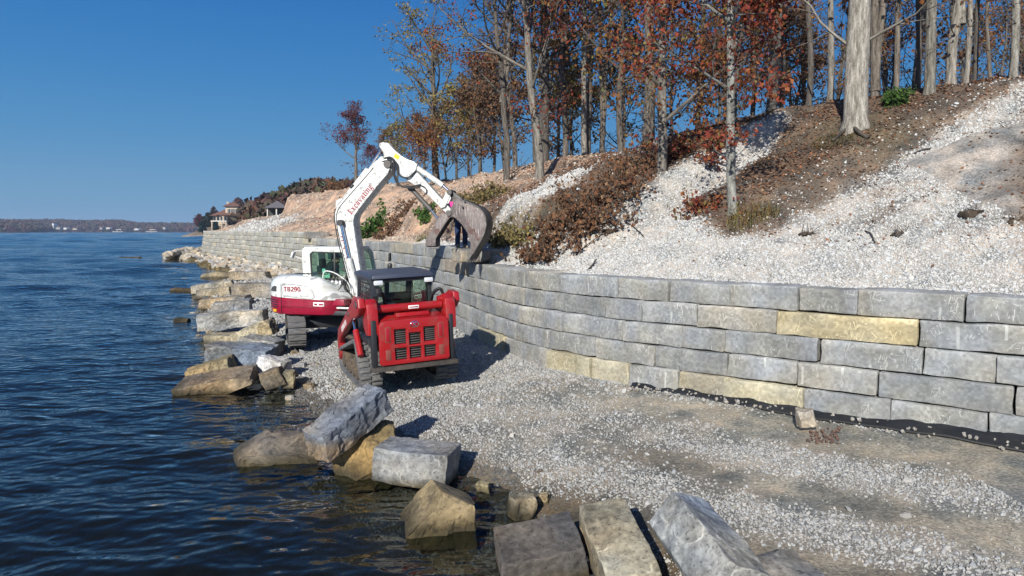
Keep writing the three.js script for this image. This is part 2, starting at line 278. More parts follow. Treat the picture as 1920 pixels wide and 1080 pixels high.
function sheet(xs, zs, heightAt, keep) {
  const nx = xs.length, nz = zs.length, pos = new Float32Array(nx * nz * 3), uv = new Float32Array(nx * nz * 2), col = new Float32Array(nx * nz * 3), ok = new Uint8Array(nx * nz);
  for (let j = 0; j < nz; j++) for (let i = 0; i < nx; i++) { const k = j * nx + i, x = xs[i], z = zs[j], r = heightAt(x, z); pos.set([x, r.y, z], k * 3); uv.set([x / 2.4, z / 2.4], k * 2); col.set(r.c, k * 3); ok[k] = keep(x, z, r) ? 1 : 0; }
  const idx = []; for (let j = 0; j < nz - 1; j++) for (let i = 0; i < nx - 1; i++) { const a = j * nx + i, b = a + 1, c = a + nx, e = c + 1; if (ok[a] || ok[b] || ok[c] || ok[e]) idx.push(a, c, b, b, c, e); }
  const g = new THREE.BufferGeometry(); g.setAttribute('position', new THREE.BufferAttribute(pos, 3)); g.setAttribute('uv', new THREE.BufferAttribute(uv, 2)); g.setAttribute('color', new THREE.BufferAttribute(col, 3)); g.setIndex(idx); g.computeVertexNormals(); return g;
}
function lines(list) { const out = []; for (let k = 0; k < list.length - 1; k++) { const [a, st] = list[k], [b] = list[k + 1], n = Math.max(1, Math.round(Math.abs(b - a) / st)); for (let i = 0; i < n; i++) out.push(mix(a, b, i / n)); } out.push(list[list.length - 1][0]); return out; }
{
  const xs = lines([[-60, .5], [-24, .32], [-8, .16], [9, .2], [20, .6], [55, 3], [140]]), zs = lines([[-240, 6], [-120, .6], [-60, .4], [-34, .22], [-20, .14], [-5, .3], [4]]);
  const g = sheet(xs, zs, (x, z) => { const w = near(WALL, x, z); if (w.d < .5) return { y: -.4, c: [.1, .1, .1], d: w.d }; const y = hillHeight(x, z, w.s, w.d); return { y, c: landColor(x, z, y, cover(x, z, w.s, w.d), w.d), d: w.d }; }, (x, z, r) => r.d > -.3);
  struct('hillside', g, M.ground, 'gravelly brown hillside rising behind the stone wall');
  const bx = lines([[-120, 8], [-60, 1.5], [-24, .5], [-10, .16], [8, .4], [16]]), bz = lines([[-130, 3], [-60, .8], [-34, .3], [-20, .15], [-4, .5], [6]]);
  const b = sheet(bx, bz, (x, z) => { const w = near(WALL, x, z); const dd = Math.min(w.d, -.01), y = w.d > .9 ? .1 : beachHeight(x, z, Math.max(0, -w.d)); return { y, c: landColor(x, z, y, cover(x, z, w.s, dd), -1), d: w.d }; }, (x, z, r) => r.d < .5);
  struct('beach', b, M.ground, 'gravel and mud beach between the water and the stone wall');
}
// lake bed beyond and the water
{
  const bed = new THREE.PlaneGeometry(9000, 9000); bed.rotateX(-Math.PI / 2); bed.translate(0, -2.75, -2000);
  struct('lake_bed', bed, std({ color: C(.008, .032, .085), roughness: 1 }), 'dark lake bed under the water');
  // rippled sheet: rings round the beach, finer near the shore; every wave keeps at least four cells
  const r = rng(99), wv = []; for (let k = 0; k < 60; k++) { const L = .30 * Math.pow(100, Math.pow(k / 59, 1.55)), an = R(80) + (r() - .5) * 1.5; wv.push([Math.cos(an) * 6.283 / L, Math.sin(an) * 6.283 / L, r() * 6.283, L, L < 3 ? 1 : .8]); }
  const rad = []; for (let q = 3.6; q < 4200; q *= q < 45 ? 1.0072 : q < 120 ? 1.012 : 1.02) rad.push(q); const ang = lines([[-115, 1.2], [-44, .125], [14, .5], [70]]).map(R);
  const nx = ang.length, nz = rad.length, pos = new Float32Array(nx * nz * 3), uv = new Float32Array(nx * nz * 2), idx = [], dryV = new Uint8Array(nx * nz);
  for (let j = 0; j < nz; j++) { const q = rad[j], cell = q * (q < 45 ? .0072 : .012) + .008; const wt = wv.map(([, , , L, m]) => m * sstep(2.4 * cell, 4 * cell, L) * sstep(Math.max(5, cell * 26), Math.max(2, cell * 9), L)), tot = Math.sqrt(wt.reduce((t, w) => t + w * w, 0)) || 1, boost = Math.min(5, 4.9 / tot);
    for (let i = 0; i < nx; i++) { const x = Math.sin(ang[i]) * q, z = -Math.cos(ang[i]) * q, k = j * nx + i, wx = x + fbm(x * .25, 1, z * .25, 2) * .9, wz = z + fbm(x * .25, 5, z * .25, 2) * .9; let y = 0;
      for (let n = 0; n < wv.length; n++) if (wt[n] > .01) { const [a, b, p, L] = wv[n], c = Math.sin(a * wx + b * wz + p); y += wt[n] * boost * .0056 * L * (c + .25 * c * c); }
      y *= .8 + .7 * fbm(x * .12, 9, z * .12, 2); pos.set([x, y, z], k * 3); uv.set([x, z], k * 2); dryV[k] = x > -55 && z > -120 && near(WALL, x, z).d > .5 ? 1 : 0; } }
  for (let j = 0; j < nz - 1; j++) for (let i = 0; i < nx - 1; i++) { const a = j * nx + i; if (dryV[a] && dryV[a + 1] && dryV[a + nx] && dryV[a + nx + 1]) continue; idx.push(a, a + 1, a + nx, a + 1, a + nx + 1, a + nx); }
  const g = new THREE.BufferGeometry(); g.setAttribute('position', new THREE.BufferAttribute(pos, 3)); g.setAttribute('uv', new THREE.BufferAttribute(uv, 2)); g.setIndex(idx); g.computeVertexNormals();
  const bump = TEX.water; bump.repeat.set(1 / 5.3, 1 / 5.3); bump.rotation = .12;
  struct('lake_water', g, phys({ color: C(.46, .50, .46), roughness: .03, transmission: 1, thickness: 0, ior: 1.33, bumpMap: bump, bumpScale: .07 }), 'dark blue rippled lake water');
}
// ---------- stone shapes ----------
function boxStone(L, Hh, D, seg, seed, o = {}) { // rounded, uneven quarried block; origin at the centre
  const g = new THREE.BoxGeometry(L, Hh, D, seg[0], seg[1], seg[2]), p = g.attributes.position, r = rng(seed), so = r() * 900;
  const rad = Math.min(o.round ?? .035, L * .3, Hh * .3, D * .3), amp = o.amp ?? .02, cuts = [];
  for (let k = 0; k < (o.cuts ?? 0); k++) { const n = V(r() - .5, (r() - .45) * .9, r() - .5).normalize(); n.set(n.x / L, n.y / Hh, n.z / D).normalize(); const sup = Math.abs(n.x) * L / 2 + Math.abs(n.y) * Hh / 2 + Math.abs(n.z) * D / 2; cuts.push([n, sup * (o.deep ?? .78) * (.86 + r() * .22)]); }
  for (const [x, y, z, d] of o.planes ?? []) cuts.push([V(x, y, z).normalize(), d]);
  const sk = o.skew ?? 0, kx = (r() - .5) * sk, kz = (r() - .5) * sk, ks = (r() - .5) * sk, tap = 1 - (o.taper ?? 0) * r();
  const nor = g.attributes.normal, uv = g.attributes.uv, v = V(), q = V();
  const edge = (c, len, n) => { if (n < 3) return c; const k = Math.round((c / len + .5) * n), h = len / 2; return k === 0 ? -h : k === n ? h : mix(-h + rad, h - rad, (k - 1) / (n - 2)); }; // loops close to the arrises keep them crisp
  for (let i = 0; i < p.count; i++) {
    v.fromBufferAttribute(p, i); v.set(edge(v.x, L, seg[0]), edge(v.y, Hh, seg[1]), edge(v.z, D, seg[2])); const nx = nor.getX(i), ny = nor.getY(i), nz = nor.getZ(i);
    if (Math.abs(nx) > .5) uv.setXY(i, v.z + seed * .37, v.y + so); else if (Math.abs(ny) > .5) uv.setXY(i, v.x + seed * .37, v.z + so); else uv.setXY(i, v.x + seed * .37, v.y + so);
    q.set(clamp(v.x, -L / 2 + rad, L / 2 - rad), clamp(v.y, -Hh / 2 + rad, Hh / 2 - rad), clamp(v.z, -D / 2 + rad, D / 2 - rad)); const e = v.clone().sub(q); if (e.lengthSq() > 0) v.copy(q).add(e.setLength(Math.min(e.length(), rad)));
    const f = o.freq ?? 2.6, a = fbm(v.x * f + so, v.y * f, v.z * f, 4), b = fbm(v.x * f + so + 50, v.y * f, v.z * f, 4), c = fbm(v.x * f + so + 90, v.y * f, v.z * f, 4);
    const st = o.step ?? 0, hi = fbm(v.x * 9 + so, v.y * 9, v.z * 9, 3) * amp * .55;
    if (st) { const e2 = (t) => Math.round(t * 5) / 5; v.x += mix(a, e2(a), st) * amp * 1.8 + hi; v.y += mix(b, e2(b), st) * amp * 1.5 + hi; v.z += mix(c, e2(c), st) * amp * 2.2 + hi; }
    else { v.x += a * amp * 1.6; v.y += b * amp * 1.4; v.z += c * amp * 2.2 + hi; }
    for (const [n, d] of cuts) { const t = n.dot(v) - d; if (t > 0) v.addScaledVector(n, -t * .97); }
    const ty = v.y / Hh + .5; v.x = v.x * mix(1, tap, ty) + kx * v.y + ks * v.z; v.z = v.z * mix(1, tap, ty) + kz * v.y;
    p.setXYZ(i, v.x, v.y, v.z);
  }
  for (let i = 0; i < uv.count; i++) uv.setXY(i, uv.getX(i) / 2.6, uv.getY(i) / 2.6);
  const out = toCreasedNormals(g, o.crease ?? .55); return out;
}
function stain(g, base, o = {}) { // base colour with warm staining towards edges or below; albedo, the map averages one half
  const p = g.attributes.position, n = p.count, a = new Float32Array(n * 3); g.computeBoundingBox(); const bb = g.boundingBox, sd = o.seed ?? 1, warm = o.warm ?? [.42, .33, .21];
  for (let i = 0; i < n; i++) {
    const x = p.getX(i), y = p.getY(i), z = p.getZ(i), m = fbm(x * 1.6 + sd * 3.1, y * 2.2, z * 1.6, 4), ex = Math.min(x - bb.min.x, bb.max.x - x), ey = y - bb.min.y;
    let k = clamp((o.stain ?? .3) * (m * 1.8 + .35) + (o.edge ?? .35) * (sstep(.22, .0, ex) + .6 * sstep(.12, .0, ey)) * clamp(.5 + m * 1.6));
    const dust = (o.dust ?? 0) * sstep(.05, .0, bb.max.y - y) * clamp(.4 + m * 1.5), l = (1 + m * (o.vary ?? .22)) * (1 + dust * .9);
    if (o.low) k = clamp(k + sstep(o.low, o.low * .5, ey) * clamp(.7 + m));
    const wet = o.wet ? sstep(o.wet[1], o.wet[0], y + m * .12) : 0;
    for (let q = 0; q < 3; q++) a[i * 3 + q] = mix(mix(base[q], warm[q], k) * l, (o.wetColor ?? [.10, .075, .03])[q], wet) * 1.46;
  }
  g.setAttribute('color', new THREE.BufferAttribute(a, 3)); return g;
}
// ---------- the dry-laid retaining wall ----------
{
  const wall = thing('retaining_wall', 'long dry-laid wall of large grey limestone blocks holding back the hillside', 'stone wall'); wall.userData.kind = 'thing';
  const rows = [
    [1960, 1806, 1604, 1493, 1363, 1249, 1151, 1091, 1010, 975, 928, 897, 874, 829, 800, 752],
    [1990, 1722, 1456, 1306, 1202, 1132, 979, 928, 891, 867, 821, 790, 736],
    [2040, 1873, 1736, 1538, 1360, 1279, 1168, 1055, 975, 932, 896, 860, 838],
    [2060, 1912, 1653, 1499, 1368, 1233, 1122, 1034, 972, 918, 880],
    [2080, 1864, 1681, 1516, 1365, 1281, 1187, 1115, 1033, 953, 905, 880]];
  const pale0 = wallS(690), extraRow = [885, 848, 808, 790, 768, 727, 705, 679], r = rng(2024), far = [], list = [];
  const tint = () => { const t = r(), k = .9 + r() * .2, c = t < .74 ? [.318, .328, .322] : t < .92 ? [.345, .348, .332] : t < .98 ? [.37, .355, .315] : [.42, .39, .31]; return c.map((v) => v * k); };
  const special = { '1,1456': [.47, .405, .255], '4,1365': [.52, .475, .34], '4,1281': [.38, .35, .28], '4,1115': [.45, .41, .30], '4,1033': [.46, .42, .30], '0,829': [.38, .32, .25], '4,905': [.5, .45, .31] };
  for (let k = -2; k < 7; k++) { // course index from the top of the near wall; -1 and -2 are the courses added further left
    let joints, s0, s1 = WALL.len - .2;
    if (k === -2) { joints = [S3]; } else if (k === -1) joints = extraRow.map(wallS); else if (k < 5) joints = [2400, ...rows[k]].map((px) => px === 2400 ? .3 : wallS(px)); else joints = [wallS(k === 5 ? 930 : 800)];
    let s = joints[joints.length - 1]; while (s < s1) { const far2 = sstep(20, 45, s); s += mix(.75 + r() * 1.1, .8 + r() * 1.3, far2); joints.push(Math.min(s, s1)); }
    const yTop = TOP1 - k * COURSE;
    for (let j = 0; j < joints.length - 1; j++) {
      const a = joints[j], b = joints[j + 1]; if (b - a < .12) continue;
      const rowsPx = k >= 0 && k < 5 ? rows[k] : [], key = k >= 0 && k < 5 ? `${k},${rowsPx[j]}` : '';
      list.push({ k, a, b, yTop, col: special[key] ?? (a > pale0 + r() * 14 ? tint().map((v, i) => v * [1.32, 1.27, 1.14][i]) : tint()), warmed: !!special[key], order: a });
    }
  }
  list.sort((p, q) => p.order - q.order);
  let made = 0;
  for (const [n, e] of list.entries()) {
    const A = along(WALL, e.a), B = along(WALL, e.b), mid = A.p.clone().add(B.p).multiplyScalar(.5), t = B.p.clone().sub(A.p), L = t.length(), back = V(-t.z, 0, t.x).normalize(); // towards the hill
    const set = .055 * (4 - e.k) + (r() - .5) * .035, D = .72, closeUp = e.a < S2 + 12, full = e.k === 4 ? COURSE + .22 : COURSE; // the lowest visible course is sunk into the ground
    const gap = r() < .22 ? .022 + r() * .03 : .008 + r() * .012, hgap = .014 + r() * .012;
    const seg = closeUp ? [clamp(Math.round(L / .09), 5, 22), 6, 3] : [3, 2, 1];
    const g = boxStone(L - gap, full - hgap, D, seg, n + 11, { amp: closeUp ? .020 : .012, round: closeUp ? .010 + r() * .018 : .02, freq: 3.4, crease: .5, skew: closeUp ? .05 : 0 });
    if (e.k === 4) { /* keeps its top flush */ }
    stain(g, e.col, { seed: n, stain: e.warmed ? .12 : .13, edge: .28, vary: .18, dust: 1, warm: e.warmed ? [.50, .42, .25] : [.40, .35, .27] });
    const y = e.yTop - full / 2 - hgap * .5 + (r() - .5) * .012, pos = mid.clone().addScaledVector(back, set + D / 2 - .12), turn = Math.atan2(t.z, -t.x) + (r() - .5) * .02;
    const m4 = new THREE.Matrix4().compose(V(pos.x, y, pos.z), new THREE.Quaternion().setFromEuler(new THREE.Euler((r() - .5) * .03, turn, (r() - .5) * .012)), V(1, 1, 1));
    if (made < 300) { const m = part('stone_block', g, M.stone, wall); m.applyMatrix4(m4); made++; } else { g.applyMatrix4(m4); far.push(g); }
  }
  const rest = part('far_stone_blocks', far, M.stone, wall); rest.userData.kind = 'stuff';
  // a course laid further back, on top, and the loose block the bucket is setting
  const loose = (name, label, px, py, depth, dims, turn, col, seed, tilt = 0) => { const p = atDepth(px, py, depth), g = stain(boxStone(...dims, [10, 6, 5], seed, { amp: .03, round: .05, skew: .08, cuts: 2, deep: .9 }), col, { seed, stain: .4 }); const m = part(name, g, M.stone, scene); m.position.copy(p); m.rotation.set(0, R(turn), R(tilt)); tag(m, label, 'stone block'); };
  globalThis.looseBlock = loose;
}
// ---------- gravel, rubble and slabs ----------
{
  const geo = (seed) => { const g = mergeVertices((() => { const q = new THREE.IcosahedronGeometry(.5, 0); q.deleteAttribute('uv'); q.deleteAttribute('normal'); return q; })()), p = g.attributes.position, r = rng(seed); for (let i = 0; i < p.count; i++) { const k = .72 + r() * .5; p.setXYZ(i, p.getX(i) * k, p.getY(i) * k * .8, p.getZ(i) * k); } const o = g.toNonIndexed(); o.computeVertexNormals(); return paint(o, 1, 1, 1); };
  const gm = std({ vertexColors: true, roughness: .95 });
  function scatter(name, label, region, cells, seed) {
    const r = rng(seed), mats = [], cols = [], q = new THREE.Quaternion(), e = new THREE.Euler();
    for (const [z0, z1, step, size] of cells) for (let z = -z0; z > -z1; z -= step) {
      const half = z0 * .80 + 2, zz = z;
      for (let x = -half; x < half; x += step) {
        const px = x + (r() - .5) * step, pz = zz + (r() - .5) * step, a = r(), b = r(); if (Math.abs(px) > -pz * .80 + .4) continue;
        const w = wallD(px, pz); const c = region(px, pz, w, a, r); if (!c) continue;
        const s = size * (.45 + b * b * 1.1) * (c.big ?? 1), y = H(px, pz) + s * .12;
        e.set(r() * 6.3, r() * 6.3, r() * 6.3); q.setFromEuler(e); mats.push(new THREE.Matrix4().compose(V(px, y, pz), q, V(s * (.8 + r() * .5), s * (.6 + r() * .5), s * (.8 + r() * .5)))); cols.push(c.col);
      }
    }
    const m = new THREE.InstancedMesh(geo(seed), gm, mats.length); m.name = name; mats.forEach((x, i) => { m.setMatrixAt(i, x); m.setColorAt(i, cols[i]); }); m.castShadow = m.receiveShadow = true; scene.add(tag(m, label, undefined, undefined, 'stuff'));
    console.log(name, mats.length); return m;
  }
  const shade = (r, base, v) => { const k = base * (1 - v / 2 + r() * v), t = (r() - .4) * .09; return C(k * (1.0 + t), k, k * (.965 - t * 1.2)); };
  scatter('slope_gravel', 'white crushed limestone spread behind the wall and down the slope', (x, z, d, a, r) => {
    if (d < .62) return null; const c = cover(x, z, look(fS, x, z), d); const dens = Math.max(c.gravel * 1.05, .012 + .06 * c.path + c.tan * .16);
    if (a > dens) return null; return { col: c.tan > .5 ? shade(r, .38, .4).multiply(C(1.08, .90, .74)) : shade(r, .445, .4), big: .85 + (r() < .02 ? .6 : 0) };
  }, [[8, 15, .032, .045], [15, 20, .040, .053], [20, 30, .060, .072], [30, 50, .12, .125], [50, 80, .22, .19]], 5);
  scatter('beach_gravel', 'grey white gravel strewn over the muddy beach', (x, z, d, a, r) => {
    if (d > -.02) return null; const c = cover(x, z, look(fS, x, z), d); if (c.ds < -1.3) return null; if (c.ds < -.1) return a < .28 ? { col: shade(r, .10, .8), big: 1.5 } : null; const wet = c.ds < .25 + .25 * noise3(x * 2, 0, z * 2);
    if (a > Math.max(c.gravel * .95, .018)) return null; return { col: wet ? shade(r, .085 + r() * .05, .6) : shade(r, .315, .5), big: r() < .012 ? 2.2 : 1 };
  }, [[4.5, 12, .026, .032], [12, 18, .034, .041], [18, 30, .07, .08], [30, 50, .14, .14]], 6);
  // leaves on the ground
  const lg = new THREE.BufferGeometry(); lg.setAttribute('position', new THREE.BufferAttribute(new Float32Array([-.5, 0, 0, 0, .12, -.32, .5, 0, 0, 0, .10, .32]), 3)); lg.setAttribute('uv', new THREE.BufferAttribute(new Float32Array(8), 2)); lg.setIndex([0, 1, 2, 0, 2, 3]); lg.computeVertexNormals(); paint(lg, 1, 1, 1);
  {
    const r = rng(8), mats = [], cols = [], q = new THREE.Quaternion(), e = new THREE.Euler();
    for (const [z0, z1, step, size] of [[9, 20, .07, .075], [20, 32, .11, .105], [32, 55, .24, .18]]) for (let z = -z0; z > -z1; z -= step) for (let x = -z0 * .8 - 2; x < z0 * .8 + 12; x += step) {
      const px = x + (r() - .5) * step, pz = z + (r() - .5) * step, a = r(); if (Math.abs(px) > -pz * .82 + .4) continue; const d = wallD(px, pz); if (d < 1.2) continue;
      const s0 = look(fS, px, pz), c = cover(px, pz, s0, d), cl = .85 + 1.1 * fbm(px * .8, 40, pz * .8, 3); if (a > c.litter * clamp(cl) * (1 - .7 * c.path) + .02) continue;
      const s = size * (.6 + r() * .8); e.set((r() - .5) * 1.3, r() * 6.3, (r() - .5) * 1.3); q.setFromEuler(e); mats.push(new THREE.Matrix4().compose(V(px, H(px, pz) + .02, pz), q, V(s, s, s)));
      const t = r(); cols.push(t < .5 ? C(.19, .085, .04) : t < .7 ? C(.12, .07, .045) : t < .9 ? C(.26, .15, .08) : C(.27, .10, .035));
    }
    const m = new THREE.InstancedMesh(lg, std({ vertexColors: true, roughness: .9, side: THREE.DoubleSide }), mats.length); m.name = 'leaf_litter'; mats.forEach((x, i) => { m.setMatrixAt(i, x); m.setColorAt(i, cols[i]); }); m.castShadow = m.receiveShadow = true; scene.add(tag(m, 'fallen brown leaves on the bare slope', undefined, undefined, 'stuff')); console.log('litter', mats.length);
  }
}
const GREY = [.28, .295, .30], PALE = [.46, .45, .41], TAN = [.40, .35, .25], BROWN = [.20, .165, .11], DARK = [.085, .085, .088], GOLD = [.34, .25, .11], WHITE = [.74, .71, .66];
let stoneSeed = 700;
function slab(name, label, px, py, lvl, dims, rot, col, o = {}) { // px, py: where the middle of its foot meets the level lvl; rot: yaw, pitch, roll in degrees
  const p = onLevel(px, py, lvl), sd = o.seed ?? ++stoneSeed, big = Math.max(...dims);
  const g = boxStone(dims[0], dims[1], dims[2], o.seg ?? (big > .6 ? [26, 14, 16] : [8, 6, 7]), sd, { amp: o.amp ?? .05, step: .75, planes: o.planes, round: .012, cuts: o.cuts ?? 4, deep: o.deep ?? .86, skew: o.skew ?? .2, taper: o.taper ?? .12, freq: 2.2, crease: .5 });
  const m4 = new THREE.Matrix4().makeRotationFromEuler(new THREE.Euler(R(rot[1] ?? 0), R(rot[0] ?? 0), R(rot[2] ?? 0), 'YXZ')); g.applyMatrix4(m4); g.computeBoundingBox();
  const sink = o.sink ?? .06, y = lvl - g.boundingBox.min.y - sink; g.computeVertexNormals; const gg = toCreasedNormals(g, .42);
  stain(gg, col, { low: o.low, seed: sd, stain: o.stain ?? .35, edge: o.edge ?? .15, vary: .35, warm: o.warm ?? [.38, .29, .17], wet: [-y + .03, -y + .26], wetColor: [.055, .043, .018] });
  const m = part(name, gg, M.rock, scene); m.position.set(p.x, y, p.z - (o.back ?? 0)); return tag(m, label, 'rock', o.group, 'thing');
}
slab('limestone_block', 'dark grey block tilted up on its tan end above the golden rock', 655, 840, .32, [1.25, .42, .46], [50, 6, 25], [.235, .237, .235], { warm: [.42, .26, .11], low: .34, stain: .1, cuts: 2, deep: .95, skew: .1, seed: 31 });
slab('limestone_block', 'low dark brown rock lying half in the lake left of the tilted block', 515, 858, 0, [1.4, .46, .8], [4, 0, 0], [.165, .14, .115], { cuts: 2, planes: [[-.5, .86, .1, .26], [.1, .8, .6, .2], [-.9, .2, .4, .55]], sink: .2, seed: 42, amp: .07 });
slab('limestone_block', 'golden brown wet rock beneath the tilted grey block', 690, 880, 0, [.95, .42, 1.0], [24, 20, 4], [.28, .205, .095], { warm: [.26, .165, .05], cuts: 1, planes: [[-.6, .8, .25, .2]], sink: .2, stain: .6 });
slab('limestone_block', 'square-cut grey block with a shaded right end beside the golden rock', 782, 894, .08, [1.02, .46, .60], [-12, 0, -3], [.305, .318, .322], { cuts: 1, deep: .97, skew: .08, amp: .03, taper: 0, seed: 63 });
slab('limestone_block', 'wedge-shaped tan brown rock standing in shallow water', 820, 984, 0, [.80, .66, .62], [10, 0, 0], [.29, .235, .14], { warm: [.27, .19, .075], cuts: 1, planes: [[-.72, .66, .1, .19], [.05, .52, .85, .26], [.42, .9, -.1, .26]], sink: .2, stain: .6, taper: 0, skew: .08 });
slab('limestone_block', 'dark slate slab with brown end left of the two upright slabs', 1012, 1075, 0, [.84, .42, .62], [12, 13, 8], DARK, { warm: [.20, .16, .12], stain: .1, cuts: 1, deep: .97, sink: .12, amp: .02, skew: .1, seed: 82 });
slab('limestone_block', 'tan slab with brown stained side between slate and grey slab', 1158, 1096, .0, [.52, .42, 1.15], [9, 11, 8], [.48, .43, .31], { warm: [.25, .19, .11], stain: .6, cuts: 2, deep: .93, sink: .02, amp: .025, skew: .12 });
slab('limestone_block', 'largest pale grey slab set on edge at the frame bottom', 1318, 1098, .10, [.52, .52, 1.15], [13, 13, 58], [.39, .385, .355], { warm: [.40, .37, .29], cuts: 2, deep: .92, sink: .1, amp: .03, skew: .12, seed: 104 });
slab('limestone_block', 'blue grey rock top cut off by the bottom frame edge', 1470, 1100, .2, [.6, .22, .5], [10, 0, 0], GREY, { cuts: 3, sink: .05 });
slab('stone', 'rounded grey tan stone in the shallows between wedge and slate', 976, 968, .0, [.30, .26, .26], [20, 0, 0], [.40, .37, .28], { cuts: 6, deep: .8, sink: .04 });
slab('stone', 'small yellowish stone at the waters edge above the rounded stone', 908, 921, .03, [.22, .13, .16], [-10, 0, 0], [.46, .40, .22], { cuts: 4, sink: .02 });
slab('stone', 'small brown stone right of the rounded grey stone', 1022, 948, .04, [.17, .15, .14], [0, 0, 0], [.33, .26, .15], { cuts: 5, deep: .8, sink: .02 });
slab('stone', 'pale beige boulder lying at the edge of the black fabric', 1512, 799, .50, [.27, .24, .22], [-20, 0, 10], [.58, .52, .43], { cuts: 5, deep: .84, sink: .03 });
slab('stone', 'pinkish stone lying on the gravel above the shallows', 1003, 888, .12, [.13, .08, .08], [30, 0, 0], [.50, .33, .26], { cuts: 4, sink: .01 });
// the row of slabs below the excavator
slab('limestone_block', 'long grey slab pointing at the lake left of the excavator track', 438, 618, .28, [1.95, .50, .72], [10, 0, 4], [.42, .42, .40], { cuts: 1, deep: .97, skew: .08, taper: 0, sink: .0, seed: 122 });
slab('limestone_block', 'tan flat slab underneath the long grey slab', 436, 645, .0, [1.6, .36, .7], [8, 0, 2], [.38, .33, .22], { cuts: 2, deep: .95, sink: .08 });
slab('limestone_block', 'squarish grey block with a black shaded right face behind the long slab', 438, 592, .30, [1.3, .52, .9], [14, 0, 5], [.37, .365, .345], { cuts: 1, deep: .97, skew: .1, sink: .05 });
slab('limestone_block', 'slanting pale tan slab leaning between the long slab and the round block', 478, 652, .10, [1.25, .45, .5], [-8, 0, 22], [.45, .41, .30], { cuts: 2, deep: .92, sink: .05 });
slab('limestone_block', 'thick blue grey block with a rusty right end by the white rock', 455, 694, .12, [1.45, .58, .72], [-4, 0, -5], [.295, .31, .315], { warm: [.34, .20, .10], cuts: 2, deep: .95, skew: .1, taper: 0, sink: .06, seed: 163 });
slab('limestone_block', 'flat beige slab just behind the thick blue grey block', 492, 664, .16, [1.0, .40, .7], [-6, 0, -6], [.40, .36, .28], { cuts: 3, sink: .04 });
slab('limestone_block', 'broad brown slab sloping down into the lake below the grey block', 408, 737, -.05, [1.55, .30, .85], [9, 8, 9], [.23, .19, .145], { cuts: 3, deep: .9, sink: .10, stain: .5 });
slab('limestone_block', 'mustard brown wedge at the waterline left of the grey block', 398, 716, 0, [.95, .5, .6], [12, 0, 16], [.26, .21, .12], { cuts: 3, sink: .2 });
slab('stone', 'bright white broken rock lying on the gravel edge', 513, 705, .18, [.62, .42, .44], [-14, 0, -8], WHITE, { cuts: 5, deep: .8, sink: .05, stain: .12 });
slab('stone', 'dark brown cracked stone below the white rock', 514, 728, .1, [.46, .38, .34], [10, 0, 20], [.20, .155, .10], { cuts: 5, deep: .82, sink: .05 });
slab('stone', 'olive grey stone right of the dark cracked stone', 540, 724, .12, [.28, .34, .26], [0, 0, 0], [.34, .31, .21], { cuts: 5, deep: .82, sink: .04 });
slab('limestone_block', 'thin pale slab jutting into the lake with tan block in front', 400, 548, .15, [2.1, .4, 1.2], [16, 0, 8], [.43, .41, .35], { cuts: 2, deep: .93, sink: .05 });
slab('limestone_block', 'yellow tan block on the shore under the thin pale slab', 402, 560, .02, [1.7, .5, .9], [10, 0, 5], [.37, .345, .28], { cuts: 3, deep: .9, sink: .06 });
slab('limestone_block', 'dark grey block half behind the excavator counterweight', 478, 556, .35, [1.9, .62, .9], [-4, 0, 0], [.28, .27, .25], { cuts: 2, deep: .92, sink: .04 });
slab('limestone_block', 'flat grey brown slab on the beach between tan block and square block', 424, 576, .10, [2.0, .4, 1.3], [8, 0, 4], [.33, .29, .23], { cuts: 3, sink: .05 });
slab('limestone_block', 'flat grey stone lying along the foot of the rubble bank', 470, 524, .30, [2.4, .5, .9], [-3, 0, 0], [.37, .34, .29], { cuts: 2, deep: .94, sink: .04 });
slab('limestone_block', 'low row of brown rock poking into the lake below the rubble', 412, 522, .0, [2.2, .5, .8], [2, 0, 0], [.34, .28, .18], { cuts: 6, deep: .82, sink: .1 });
slab('stone', 'dark wet rocks barely breaking the lake surface far out', 243, 487, 0, [3.0, .5, 1.2], [0, 0, 0], [.05, .045, .035], { cuts: 7, deep: .8, sink: .22, taper: .5 });
slab('stone', 'small dark rock awash left of the long grey slab', 343, 603, 0, [.55, .2, .35], [0, 0, 0], [.07, .07, .045], { cuts: 6, sink: .09 });
slab('stone', 'brown rock just awash beside the thin pale slab', 348, 546, 0, [1.6, .3, .6], [4, 0, 0], [.16, .11, .07], { cuts: 5, sink: .16 });
{ // cobbles among the shoreline slabs
  const r = rng(55), kinds = [0, 1, 2, 3].map((k) => stain(boxStone(1, .7, .8, [5, 4, 4], 1500 + k, { amp: .06, cuts: 6, deep: .76, skew: .3, round: .03, crease: .45 }), [[.34, .30, .23], [.40, .38, .34], [.27, .225, .16], [.46, .44, .40]][k], { seed: k, stain: .4 })), list = [];
  for (let k = 0; k < 900; k++) { const s = SHORE.len * (.10 + .42 * r()), { p, t } = along(SHORE, s), o = -.5 + r() * r() * 2.6, x = p.x - t.z * o, z = p.z + t.x * o; if (z > -13.5 || z < -52) continue; const sz = (.06 + r() * r() * .20) * (1 + Math.max(0, -z - 20) * .012), g = kinds[r() * 4 | 0].clone().scale(sz, sz * (.7 + r() * .4), sz); list.push(put(g, x, groundY(x, z) + sz * .15, z, (r() - .5) * .8, r() * 6.3, (r() - .5) * .8)); }
  tag(part('shore_cobbles', list, M.rock, scene), 'brown and grey cobbles strewn along the waterline among the slabs', undefined, undefined, 'stuff');
}
